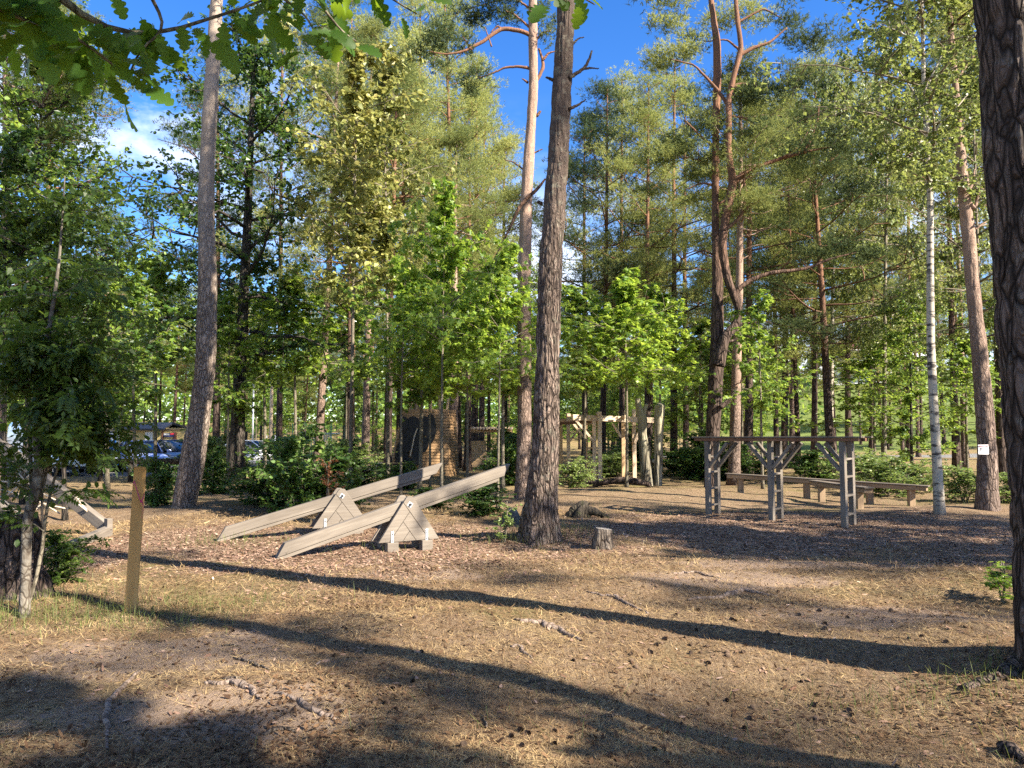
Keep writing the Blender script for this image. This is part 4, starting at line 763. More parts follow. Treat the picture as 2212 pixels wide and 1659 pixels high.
def seesaw(label, piv, az, zl, zr, Ll, Lr):
    root = thing('seesaw', label, 'seesaw', piv, az, 'seesaws')
    a, b = Vector((-Ll, 0, zl)), Vector((Lr, 0, zr)); x = (b-a).normalized(); ang = math.atan2(x.z, x.x); L = (b-a).length
    R = Matrix.Translation(a) @ Matrix.Rotation(-ang, 4, 'Y'); t_ = math.tan(ang)
    m = MB(); h = .15; m.prism([(-.02, -h/2), (L-.16, -h/2), (L+.0, h/2), (.13, h/2)], .11); m.build('beam', M['wood_grey'], root, M=R, bevel=.006)
    m = MB(); m.prism([(-.055, -.045), (L-.30, -.045), (L-.26, .0), (-.03, .0)], .085); m.build('under_board', M['wood_grey'], root, M=R @ Matrix.Translation((0, 0, -h/2-.006)), bevel=.006)
    for s in (-1, 1):
        pan = MB()
        for k, p in enumerate(tri_boards()): pan.prism(p, .045-.002*(k % 3), Matrix.Translation((0, s*.125, 0)))
        po = pan.build('side_panel', M['wood_grey'], root, bevel=.004)
        for q in (-.27, .27):
            f = MB(); f.box((q, s*.152, .165), (.042, .006, .23)); fo = f.build('metal_strap', M['steel'], root, bevel=.002)
            f = MB(); f.box((q, s*.13, .03), (.17, .11, .19)); f.build('foot_block', M['wood_grey'], root, bevel=.006)
            for z in (.15, .24): f = MB(); f.tube([(q, s*.155, z), (q, s*.162, z)], .008, 8); f.build('bolt', M['rubber'], fo)
        f = MB(); f.box((0, s*.150, .645), (.07, .006, .07), Matrix.Translation((0, 0, .645)) @ Matrix.Rotation(.6, 4, 'Y') @ Matrix.Translation((0, 0, -.645))); fo = f.build('pivot_plate', M['steel'], root)
        f = MB(); f.tube([(0, s*.152, .645), (0, s*.175, .645)], .018, 10); f.build('bolt', M['rubber'], fo)
    return root
p = gpos(878, 11.25); seesaw('nearer weathered seesaw of two, with its full board panelled pivot in view', p, math.radians(33), .11, 1.12, 1.86, 1.80)
p = gpos(738, 12.95); seesaw('farther weathered seesaw, partly behind the nearer one and beside the bush', p, math.radians(24), .10, 1.09, 1.90, 1.80)

# monkey bars
Pg = [ground(1531, 1112), ground(1667, 1122), ground(1825, 1140)]; Pg[1] = (Pg[0]+Pg[2])/2*.6+Pg[1]*.4
base = Pg[1].copy(); base.z = min(p.z for p in Pg); dirb = (Pg[2]-Pg[0]); dirb.z = 0; dirb.normalize(); side = Vector((-dirb.y, dirb.x, 0)); side = side if side.y > 0 else -side
root = thing('monkey_bars', 'low weathered timber monkey bars on three pairs of posts', 'climbing frame', base); ztop = 1.545
sd = side*.34; up = Vector((0, 0, 1))
for k, p in enumerate(Pg):
    for s in (0, 1):
        q = p-base+sd*s; q.z = hz(q.x+base.x, q.y+base.y)-base.z-.25; plank('post', q, Vector((q.x, q.y, ztop)), .10, .10, M['wood_grey'], root, dirb, .008)
    q0 = p-base; q0.z = 0
    for z in (.22, .56, .90, 1.22): plank('rung', q0+sd*.1+up*z, q0+sd*.9+up*(z+.012), .10, .036, M['wood_grey'], root)
    for s in (0, 1):
        for e in ((1,), (-1, 1), (-1,))[k]:
            a = q0+sd*s+dirb*e*.05+up*1.02; b_ = q0+sd*s+dirb*e*.47+up*1.51; plank('brace', a, b_, .06, .085, M['wood_grey'], root, side)
for s in (0, 1):
    a = Pg[0]-base+sd*s-dirb*.28; b_ = Pg[2]-base+sd*s+dirb*.30; a.z = b_.z = ztop+.032; plank('top_rail', a, b_, .13, .062, M['wood_red'], root)
mcnt = 11
for i in range(mcnt):
    q = (Pg[0]-base-dirb*.2).lerp(Pg[2]-base+dirb*.2, i/(mcnt-1)); q.z = ztop+.077; plank('crossbar', q-side*.05, q+sd+side*.05, .10 if i % 2 else .12, .025, M['wood_greydark'], root)
for s in (-.05, .39):
    a = Pg[0]-base+side*s-dirb*.33; b_ = Pg[2]-base+side*s+dirb*.38; a.z = b_.z = ztop+.078; plank('side_plank', a, b_, .08, .028, M['wood_greydark'], root)

# balance beams
def balance(label, a, b, posts):
    root = thing('balance_beam', label, 'balance beam', a, 0, 'balance beams'); d = (b-a)
    za = .43; e0 = Vector((0, 0, za)); e1 = Vector((d.x, d.y, d.z+za)); x = (e1-e0).normalized()
    plank('beam', e0-x*.35, e1+x*.35, .20, .10, M['wood_brown'], root); plank('top_board', e0-x*.4+up*.066, e1+x*.4+up*.066, .25, .028, M['wood_greydark'], root)
    for q in posts: p = d*q; plank('post', Vector((p.x, p.y, p.z-.3)), Vector((p.x, p.y, p.z+za-.05)), .14, .14, M['wood_brown'], root, (1, 0, 0))
balance('long back balance beam running behind the monkey bars towards the birch', ground(1600, 1064), ground(1969, 1093), (0, .42, .78, 1))
balance('short front balance beam angled towards the right post of the monkey bars', ground(1775, 1084), ground(1857, 1099), (0, 1))
# a slim post standing behind
# pale climbing frame in the middle distance
Yf = 27.5; b0 = gpos(1300, Yf); root = thing('timber_climbing_frame', 'tall pale new timber climbing frame with ladders, behind the fallen log', 'climbing frame', b0); rel = lambda px, py, Y: at(px, py, Y)-b0
def post(px, ytop, Y, w=.125, mat='wood_cream'):
    q = rel(px, ytop, Y); plank('post', Vector((q.x, q.y, -.3)), q, w, w, M[mat], root, (1, 0, 0))
for px, yt, Y, w, mt in ((1211.5, 908, 29.6, .12, 'wood_new'), (1227.5, 892, 29.4, .13, 'wood_cream'), (1264.5, 906, 29.2, .13, 'wood_new'), (1283.5, 902, 27.2, .13, 'wood_cream'), (1295, 889, 27.1, .14, 'wood_cream'), (1345.5, 909, 28.4, .12, 'wood_new'), (1351.5, 886, 28.5, .11, 'wood_cream'), (1369, 884.5, 28.4, .14, 'wood_cream')): post(px, yt, Y, w, mt)
plank('top_beam', rel(1236, 901.5, 27.0), rel(1412, 908, 28.2), .14, .20, M['wood_cream'], root, bevel=.01); plank('top_beam', rel(1205, 909, 29.6), rel(1262, 909, 29.5), .14, .16, M['wood_new'], root); plank('top_beam', rel(1205, 915, 29.0), rel(1300, 908.5, 27.9), .10, .12, M['wood_red'], root)
for a, b_, Y in (((1243, 907), (1281.5, 952), 27.05), ((1236, 912), (1262, 945), 28.9), ((1258, 917), (1229, 955), 29.2), ((1323, 915), (1342, 944), 28.1), ((1377, 945), (1371, 958), 28.3), ((1388, 912), (1371, 955), 28.3)): plank('brace', rel(*a, Y), rel(*b_, Y), .08, .09, M['wood_cream'], root, (0, -1, 0))
for z in np.arange(.25, 2.1, .29):
    x0 = rel(1355, 950, 28.5).x; x1 = rel(1367, 950, 28.4).x; plank('rung', (x0, 1.0, z), (x1, .95, z+.02), .05, .05, M['wood_greydark'], root, bevel=0)
    x0 = rel(1267, 950, 28.7).x; x1 = rel(1282, 950, 28).x; plank('rung', (x0, 1.3, z+.1), (x1, .1, z+.12), .05, .05, M['wood_new'], root, bevel=0)
for px, py in ((1294, 893), (1351, 900), (1228, 897)): q = rel(px, py, 27.2); plank('cap_block', q-Vector((.0, .2, 0)), q+Vector((0, .5, 0)), .12, .1, M['wood_cream'], root)

# board clad play hut with black shapes
b0 = gpos(925, 33.5); root = thing('play_hut', 'tapering play hut clad in horizontal boards with black rounded shapes on its wall', 'play hut', b0); m = MB(); n = 22; Hh = 2.85
for i in range(n):
    z0, z1 = Hh*i/n, Hh*(i+1)/n-.012; rr = lambda z: (1.58-.36*(z/Hh), .22-.07*z)
    for s in range(7):
        a0, a1 = s/7*2*PI+.2, (s+1)/7*2*PI+.2; q = []
        for z in (z0, z1):
            R0, ox = rr(z); off = .03 if z == z0 else 0; q += [Vector((ox*-1+math.cos(a)*(R0+off), math.sin(a)*(R0+off), z)) for a in (a0, a1)]
        m.add([q[0], q[1], q[3], q[2]], [(0, 1, 2, 3)])
m.build('board_wall', M['wood_hut'], root)
blob = MB()
def disc(px, py, rx, rz, Y=31.9):
    c = at(px, py, Y)-b0; P = [(c.x+rx*math.cos(a), c.z+rz*math.sin(a)) for a in np.arange(20)/20*2*PI]; blob.prism(P, .12, Matrix.Translation((0, c.y, 0)))
for px, py, rx, rz, dy in ((868, 985, .28, .62, 0), (878, 945, .30, .62, .02), (892, 925, .33, .50, .04), (918, 920, .30, .40, .06), (930, 925, .22, .62, .08), (872, 915, .2, .3, .09), (905, 960, .40, .40, .10), (884, 1012, .25, .45, .11), (900, 990, .22, .3, .13), (862, 1010, .2, .4, .15)): disc(px, py, rx, rz, 31.9-dy)
blob.build('black_shape', M['black'], root)
for px, yt in ((886, 880), (902, 872), (930, 878), (954, 868), (968, 874)): q = at(px, yt, 33)-b0; plank('roof_pole', Vector((q.x*.9, q.y, 2.4)), q+Vector((random.uniform(-.1, .1), 0, .25)), .09, .09, M['wood_new'], root)
r_ = MB(); r_.tube([at(902, 925, 31.6)-b0, at(896, 940, 31.6)-b0, at(886, 985, 31.6)-b0], .025, 6); r_.build('rope', M['rope'], root)
b0 = gpos(1060, 38); root = thing('pergola', 'pale slatted pergola far behind, right of the board clad hut', 'pergola', b0)
for px in (1024, 1046, 1072, 1101): q = at(px, 935, 38)-b0; plank('post', (q.x, 0, -.2), (q.x, 0, 1.9), .12, .12, M['wood_new'], root)
plank('top_beam', at(1012, 930, 38)-b0, at(1106, 930, 38)-b0, .12, .18, M['wood_new'], root)
for px in range(1012, 1108, 7): q = at(px, 926, 38)-b0; plank('slat', q-Vector((.0, .9, 0)), q+Vector((.1, .9, .05)), .08, .1, M['wood_cream'], root, bevel=0)
m = MB(); q = at(1030, 965, 38.1)-b0; m.box((q.x, .3, .8), (.9, .05, 1.3)); m.build('back_panel', M['wood_new'], root)

# rope climbing frame at the left edge
b0 = ground(232, 1156); root = thing('rope_climbing_frame', 'grey timber A frame with rope net, cut off by the left edge', 'climbing frame', b0); Y = b0.y
R = lambda px, py, dy=0: at(px, py, Y+dy)-b0
plank('leaning_beam', R(228, 1138, .05), R(-70, 905, 1.1), .12, .17, M['wood_grey'], root); plank('base_beam', R(236, 1146, -.08), R(60, 1222, -2.6), .11, .16, M['wood_grey'], root); plank('foot', R(226, 1158, .1), R(226, 1128, .1), .14, .12, M['wood_grey'], root, (1, 0, 0))
plank('end_board', R(228, 1132, -.16), R(240, 1131, -.1), .15, .17, M['wood_grey'], root); plank('leaning_beam', R(70, 1160, -1.2), R(-180, 950, -.6), .12, .16, M['wood_grey'], root); plank('cross_beam', R(-70, 912, 1.1), R(-200, 945, -.6), .12, .14, M['wood_grey'], root)
rp = MB()
for L in ([(0, 1072), (40, 1110), (75, 1105), (90, 1085), (130, 1110)], [(0, 1040), (30, 1042), (60, 1035), (90, 1020)], [(0, 1058), (50, 1070), (100, 1090), (150, 1100)], [(20, 1000), (50, 1035), (80, 1060), (120, 1080)], [(100, 985), (70, 1020), (40, 1050), (0, 1085)], [(165, 1075), (185, 1100), (205, 1108), (225, 1120)], [(170, 1090), (188, 1104), (184, 1115)]):
    P = [R(x, y, .1*i) for i, (x, y) in enumerate(L)]; Q, q = smooth_path([tuple(p) for p in P], [.013]*len(P), 20); rp.tube(Q, q, 6)
rp.build('rope_net', M['rope'], root, True)
# short logs standing by the car park
for i, (px, py, h) in enumerate(((22, 1050, .6), (47, 1046, .75), (88, 1042, .5))):
    b = ground(px, py); m = MB(); V, f = rough_trunk([(0, 0, -.1), (0, 0, h)], [.16, .15], 20, 12, .012, 8, i); m.add(V, f); m.add(np.vstack([V[-20:], V[-20:].mean(0)]), [(k, (k+1) % 20, 20) for k in range(20)])
    o = m.build('log_bollard', M['deadwood'], None, True); o.location = b; tag(o, ('fat log bollard at the left frame edge beside the ropes', 'tallest log bollard behind the ropes at the left edge', 'thin log bollard behind the rowan stem')[i], 'bollard', 'log bollards')
# log rail in front of the cars
b0 = gpos(300, 28); root = thing('log_rail', 'low dark log rail running in front of the parked cars', 'rail', b0); q0, q1 = at(205, 996, 28)-b0, at(420, 997, 28)-b0
m = MB(); m.tube([q0, (q0+q1)/2, q1], [.11, .1, .11], 10); m.build('rail', M['bark_dark'], root, True)
for f_ in (.06, .36, .68, .96): q = q0.lerp(q1, f_); m = MB(); m.tube([(q.x, q.y, -.2), (q.x, q.y, q.z-.02)], .09, 10); m.build('post', M['bark_dark'], root, True)

# wooden stake with a ribbon
b0 = ground(282, 1323); tp = at(303, 1008, b0.y+.05); root = thing('wooden_stake', 'leaning orange brown wooden stake with a magenta ribbon at left', 'stake', b0)
d = (tp-b0); Mx = Matrix.Rotation(.12, 4, 'Z'); L = d.length; m = MB(); m.box((L/2-.1, 0, 0), (L+.2, .105, .035)); o = m.build('board', M['wood_post'], root, M=frame((0, 0, 0), d, (.28, -1, 0)), bevel=.003)
rb_ = MB(); R = lambda px, py, dy: at(px, py, b0.y+dy)-b0
def ribbon(P, wd):
    P = np.array([tuple(p) for p in P]); rb_.add(np.vstack([P+[0, 0, wd/2], P-[0, 0, wd/2]]), [(i, i+1, i+1+len(P), i+len(P)) for i in range(len(P)-1)])
ribbon([R(291, 1040, .03), R(291.5, 1044, -.03), R(297, 1062, -.032), R(304, 1084, -.036), R(307, 1081, -.045), R(310, 1074, -.03), R(312, 1066, .03)], .022); ribbon([R(305, 1082, -.04), R(308, 1086, -.05), R(307, 1108, -.045), R(306, 1118, -.05)], .018); ribbon([R(307, 1082, -.042), R(311, 1095, -.05), R(309, 1112, -.05)], .014); ribbon([R(291, 1040, -.03), R(288.5, 1043, -.05), R(287, 1049, -.045)], .02)
ro = rb_.build('ribbon', M['ribbon'], root); sm_ = ro.modifiers.new('Solidify', 'SOLIDIFY'); sm_.thickness = .002
# notice on the pine
p = at(2125.5, 971, Y6-.33); root = thing('notice_sheet', 'white paper notice fixed to the pale pine at right', 'notice', p, .18); m = MB(); cv = []
for i in range(9): x = (i/8-.5)*.25; cv.append((x, .25*x*x*4-.004, 0))
V = np.array([(x, y, z) for z in (-.10, .10) for x, y, _ in cv]); m.add(V, [(i, i+1, i+10, i+9) for i in range(8)]); so = m.build('sheet', M['paper'], root, True)
def mark(parts, mat):
    mm = MB()
    for x, z, w_, h_ in parts: mm.box((x, -.007+x*x, z), (w_, .002, h_))
    mm.build('print', M[mat], root)
mark([(0, .075, .22, .028)], 'redink'); mark([(-.02, .032, .17, .008), (-.03, .012, .14, .008), (0, -.010, .20, .010)], 'ink'); mark([(-.05, -.05, .018, .03), (-.045, -.068, .026, .008), (.01, -.05, .012, .04), (.012, -.032, .024, .008), (.07, -.052, .034, .034)], 'ink')

# ---------------------------------------------------------------- car park: cars, kiosk, poles
def paint(name, c): t = NT(name); t.bsdf(c, .28, None, Coat_Weight=.6, Coat_Roughness=.08, Metallic=.15); return t.m
t = NT('car_glass'); t.bsdf((.02, .03, .045), .04, None, Specular_IOR_Level=.9); GLASS = t.m
t = NT('lamp_glass'); t.bsdf((.75, .77, .8), .12, None); LAMP = t.m
PLAST = plain('black_trim', (.02, .02, .022), .6)
def car(name, label, loc, hd, col, van=False, L=4.3):
    root = thing(name, label, 'camper van' if van else 'car', loc, hd, 'vehicles in the car park'); pm = paint(name+'_paint', col)
    if van: st = [(-2.6, .30, 2.35, .98, 1), (-2.5, .28, 2.45, 1.0, 1), (.6, .28, 2.45, 1.0, 1), (1.0, .28, 2.25, .98, 1), (1.75, .28, 1.25, .97, 0), (2.45, .30, 1.02, .92, 0), (2.62, .34, .72, .84, 0)]
    else: st = [(-2.1, .36, .80, .74, 0), (-2.0, .26, .93, .82, 0), (-1.4, .22, .97, .88, 0), (0, .2, .93, .9, 0), (.9, .22, .93, .89, 0), (1.5, .22, .83, .86, 0), (2.0, .25, .70, .80, 0), (2.15, .34, .60, .66, 0)]
    m = MB(); ring = 12; VV = []
    for x, zb, zt, hw, _ in st:
        hgt = zt-zb; sec = [(-.88, 0), (-1, .18), (-1, .62), (-.95, .88), (-.8, .985), (-.4, 1.0), (.4, 1.0), (.8, .985), (.95, .88), (1, .62), (1, .18), (.88, 0)]; VV += [(x, y*hw, zb+z*hgt) for y, z in sec]
    n = len(st); m.add(VV, [(i*ring+j, i*ring+(j+1) % ring, (i+1)*ring+(j+1) % ring, (i+1)*ring+j) for i in range(n-1) for j in range(ring)]); m.f.setdefault(ring, []).append(np.array([np.arange(ring)[::-1], np.arange(ring)+(n-1)*ring]))
    body = m.build('body', pm, root, True); sb = body.modifiers.new('s', 'SUBSURF'); sb.levels = sb.render_levels = 2
    if not van:
        cab = [(-1.75, .93, .93, .62), (-1.05, .93, 1.40, .60), (-.35, .93, 1.46, .61), (.25, .93, 1.42, .60), (1.05, .92, .93, .64)]; gl = MB(); rf = MB()
        lo_ = [(x, y*.80, .90) for x, *_ in cab for y in (-1, 1)]; hi_ = [(x, y*w_, z) for x, _, z, w_ in cab for y in (-1, 1)]; V = lo_+hi_
        gl.add(V, [(2*i, 2*i+2, 12+2*i-2+0, 10+2*i) if 0 else (2*i, 2*i+2, 10+2*i+2, 10+2*i) for i in range(4)]+[(2*i+1, 10+2*i+1, 10+2*i+3, 2*i+3) for i in range(4)]+[(10+2*i, 10+2*i+2, 10+2*i+3, 10+2*i+1) for i in range(4)]); gl.build('window_glass', GLASS, root, True)
        rf.add([(x, y*(w_+.012), z+.012) for x, z, w_ in ((-1.12, 1.37, .60), (-.35, 1.465, .615), (.22, 1.43, .605)) for y in (-1, 1)], [(0, 2, 3, 1), (2, 4, 5, 3)]); o = rf.build('roof', pm, root, True); s_ = o.modifiers.new('s', 'SOLIDIFY'); s_.thickness = .03
        pl = MB()
        for y in (-1, 1):
            pl.bar((1.06, y*.655, .935), (.24, y*.61, 1.43), .05, .03, (0, y, 1)); pl.bar((-1.78, y*.66, .93), (-1.08, y*.61, 1.39), .10, .03, (0, y, 1)); pl.bar((-.3, y*.80, .90), (-.33, y*.622, 1.45), .05, .03, (0, y, 1))
        pl.build('pillar', pm, root); lz, lx = .62, 2.0
    else:
        gl = MB(); gl.add([(1.72, -.82, 1.30), (1.72, .82, 1.30), (1.06, .80, 2.12), (1.06, -.80, 2.12)], [(0, 1, 2, 3)]); o = gl.build('windscreen', GLASS, root); o.location = (.03, 0, .03)
        for y in (-1, 1):
            g2 = MB(); g2.add([(.35, y*1.0, 1.28), (1.45, y*.985, 1.25), (1.0, y*.99, 1.98), (.35, y*1.005, 2.0)], [(0, 1, 2, 3)]); o = g2.build('side_window', GLASS, root); s_ = o.modifiers.new('s', 'SOLIDIFY'); s_.thickness = .03; s_.offset = 0
            g2 = MB(); g2.box((0, y*.995, .42), (4.4, .03, .2)); g2.build('side_trim', PLAST, root)
        lz, lx = .80, 2.46
    for y in (-1, 1):
        h_ = MB(); h_.box((lx, y*.60, lz), (.20, .34, .14)); h_.build('headlight', LAMP, root, bevel=.04)
        h_ = MB(); h_.box((1.0 if not van else 1.5, y*(.98 if not van else 1.12), .98 if not van else 1.35), (.10, .2, .14)); h_.build('wing_mirror', pm if not van else PLAST, root, bevel=.03)
    h_ = MB(); h_.box((lx+.1, 0, .38), (.16, 1.3, .2)); h_.box((lx+.10, 0, lz-.02), (.12, .7, .1)); h_.build('grille', PLAST, root, bevel=.02)
    h_ = MB(); h_.box((lx+.19, 0, .46), (.012, .5, .11)); h_.build('number_plate', M['paper'], root)
    for x in ((1.3, -1.3) if not van else (1.65, -1.6)):
        for y in (-1, 1):
            wl = MB(); cyl = [(0, -.11, 0), (0, -.10, 0), (0, .10, 0), (0, .11, 0)]; wl.tube(cyl, [.27, .315, .315, .27], 24); wo_ = wl.build('wheel', M['rubber'], root, True, M=Matrix.Translation((x, y*(.80 if not van else .9), .315)))
            rm = MB(); rm.tube([(0, y*.112, 0), (0, y*.118, 0)], [.2, .19], 16)
            for k in range(5): a = k/5*2*PI; rm.bar((.04*math.cos(a), y*.122, .04*math.sin(a)), (.18*math.cos(a), y*.122, .18*math.sin(a)), .012, .05, (0, y, 0))
            rm.build('rim', M['steel'], wo_)
    return root
g3 = lambda px, Y: Vector(((px-CX)/F*Y, Y, hz((px-CX)/F*Y, Y)))
car('camper_van', 'white camper van parked behind the rowan sapling at left', g3(118, 34), math.atan2(-.6, .8), (.80, .82, .84), True)
car('parked_car', 'bright blue car half hidden between the van and the pale lilac car', g3(222, 37.5), math.atan2(-.82, .45), (.02, .27, .72))
car('parked_car', 'pale lilac blue car behind the wooden stake', g3(308, 36.8), math.atan2(-.72, .60), (.36, .42, .74))
car('parked_car', 'dark navy car behind the leaning grey pine trunk', g3(378, 39), math.atan2(-.72, .60), (.02, .03, .07))
car('parked_car', 'white car standing apart behind the bush at centre left', g3(552, 41), math.atan2(-.28, .95), (.85, .85, .86))
b0 = gpos(330, 50); root = thing('kiosk', 'low yellow wooden kiosk with dark roof and blue sign beyond the cars', 'building', b0); yl = plain('yellow_wall', (.62, .47, .20), .8); q = lambda px, py, dy=0: at(px, py, 50+dy)-b0
m = MB(); x0, x1 = q(232, 950).x, q(396, 950).x; m.box(((x0+x1)/2, 2.0, .8), (x1-x0, 4, 2.9)); m.build('wall', yl, root)
m = MB(); zr = q(300, 911).z; ze = q(300, 926).z; m.add([(q(284, 0).x, -.45, ze), (q(390, 0).x, -.45, ze), (q(372, 0).x, 2.2, zr), (q(286, 0).x, 2.2, zr), (q(390, 0).x, 4.6, ze), (q(284, 0).x, 4.6, ze)], [(0, 1, 2, 3), (3, 2, 4, 5)]); o = m.build('roof', plain('dark_roof', (.055, .058, .075), .6), root); s_ = o.modifiers.new('s', 'SOLIDIFY'); s_.thickness = .12
def wallbox(nm, a, b_, mat, dep=.06, dy=0):
    A, B = q(*a), q(*b_); mm = MB(); mm.box(((A.x+B.x)/2, -.02-dy, (A.z+B.z)/2), (abs(B.x-A.x), dep, abs(A.z-B.z))); return mm.build(nm, mat, root)
wallbox('door', (314, 933), (330, 962), M['paper']); wallbox('door', (238, 931), (258, 962), M['paper']); wallbox('side_door', (374, 934), (381, 962), plain('brown_door', (.16, .06, .04), .6)); wallbox('corner_post', (350.5, 929), (352.5, 962), plain('post_red', (.2, .08, .05), .6), .1); wallbox('fascia', (286, 926), (392, 929), plain('fascia', (.25, .17, .10), .7), .1)
so = wallbox('sign', (355, 935.5), (377, 944), plain('navy_sign', (.025, .03, .12), .5), .05, .06)
wallbox('sign_panel', (370, 935.5), (377, 939), plain('red_sign', (.55, .03, .05), .5), .02, .10)
mm = MB()
for i, w_ in enumerate((.05, .07, .05, .06, .07, .05)): A = q(356.5+i*2, 938.3); mm.box((A.x, -.10, A.z), (w_, .02, .11))
mm.build('lettering', M['paper'], root)
def pole(name, label, cat, px, ytop, Y, r, mat, extra=None):
    b = g3(px, Y); root = thing(name, label, cat, b); tp = at(px, ytop, Y)-b; m = MB(); m.tube([(0, 0, -.2), (0, 0, tp.z*.5), (0, 0, tp.z)], [r, r*.9, r*.75], 10); m.build('pole', M[mat], root, True); return root, tp
r0_, tp = pole('lamp_post', 'thin pale metal lamp post behind the white car', 'lamp post', 547, 830, 48, .06, 'steel'); m = MB(); m.bar(tp, tp+Vector((.9, -.2, .1)), .16, .08); m.build('lamp_head', M['steel'], r0_)
r0_, tp = pole('utility_pole', 'wooden utility pole with white signs behind the white car', 'pole', 586, 780, 49, .12, 'wood_cream')
for dx in (-.28, .28): m = MB(); m.box((dx, -.16, 1.55), (.22, .03, .42)); m.build('sign_plate', M['paper'], r0_)
b0 = gpos(600, 56); root = thing('mesh_fence', 'tall green wire mesh fence behind the utility pole', 'fence', b0); grn = plain('fence_green', (.03, .11, .085), .5); m = MB()
for i in range(9): x = -4.5+i*1.4; pm_ = MB(); pm_.tube([(x, 0, -.2), (x, 0, 2.6)], .035, 6); pm_.build('post', grn, root)
for i in range(64): m.bar((-4.5+i*.18, 0, 0), (-4.5+i*.18, 0, 2.5), .012, .012, (0, 1, 0))
for i in range(12): m.bar((-4.5, 0, .1+i*.21), (6.7, 0, .1+i*.21), .012, .012)
m.build('wire_panel', grn, root)
b0 = gpos(700, 60); root = thing('railing_gate', 'pale blue grey upright railing beyond the sunlit trunk', 'fence', b0); m = MB()
for i in range(14): x = at(695+i*2.8, 0, 60).x-b0.x; m.bar((x, 0, .5), (x, 0, 2.0), .04, .04, (0, 1, 0))
m.build('railing', plain('pale_blue_grey', (.42, .52, .55), .5), root); m = MB(); m.bar((-.3, 0, 2.0), (1.3, 0, 2.0), .08, .08); m.build('top_rail', plain('pale_blue_grey2', (.42, .52, .55), .5), root)
m = MB(); P = [at(400, 588, 30), at(520, 612, 29), at(640, 645, 28), at(770, 695, 27)]; Q, q_ = smooth_path([tuple(p) for p in P], [.010]*4, 20); m.tube(Q, q_, 6); o = m.build('cable', M['steel'], None, True); tag(o, 'thin pale cable slung between the trees at centre left', 'cable')
# white houses on the slope at right
def house(label, px, Y, zb, wd, hh, floors, red=False):
    x = (px-CX)/F*Y; b = Vector((x, Y, hz(x, Y))); root = thing('white_house', label, 'house', b, -.15, 'houses beyond the wood'); wh = M['paper']; m = MB(); m.box((0, 4, hh/2-1), (wd, 8, hh+2)); m.build('wall', wh, root)
    m = MB(); m.prism([(-wd/2-.5, hh), (wd/2+.5, hh), (0, hh+2.2)], 9.2, Matrix.Translation((0, 4, 0))); m.build('roof', plain('house_roof', (.22, .06, .07) if red else (.10, .10, .12), .7), root)
    for f_ in range(floors):
        for i in range(int(wd/2.6)):
            xx = -wd/2+1.3+i*2.6; zz = 1.6+f_*2.8; m = MB(); m.box((xx, -.01, zz), (1.3, .12, 1.3)); wo_ = m.build('window_frame', M['steel'], root); m = MB(); m.box((xx, -.05, zz), (1.1, .1, 1.1)); m.build('pane', GLASS, wo_)
        m = MB(); m.box((wd*.1, -.6, .6+f_*2.8+2.0), (wd*.7, 1.2, .15)); m.build('balcony', wh, root)
house('white two storey house glimpsed through leaves, right of the monkey bars', 1850, 122, 0, 11, 5.5, 2, True); house('white house with balconies on the slope behind the dark leafy tree', 1930, 140, 0, 14, 7, 2); house('white house far behind the red barked twin pine', 1660, 150, 0, 12, 5, 2)
# ---------------------------------------------------------------- the wood: every tree is an individual
FO = 'trees of the surrounding wood'
def tree(kind, px, Y, ytop, rpx=None, cs=None, lean=0, rz=None, name='pine_tree', label=None, cat='pine tree', group=FO, skip=(), mats=None):
    b = gpos(px, Y); tp = at(px+lean, ytop, Y); k = K[kind]; h = tp.z-b.z
    sz = h/k['H']; rs = (rpx*Y/F)/(k['r0']*1.0) if rpx else sz
    return inst(k, b, tp, rs, cs or sz, rz if rz is not None else (px*.37) % 6.28, name, label, cat, group, skip, mats)
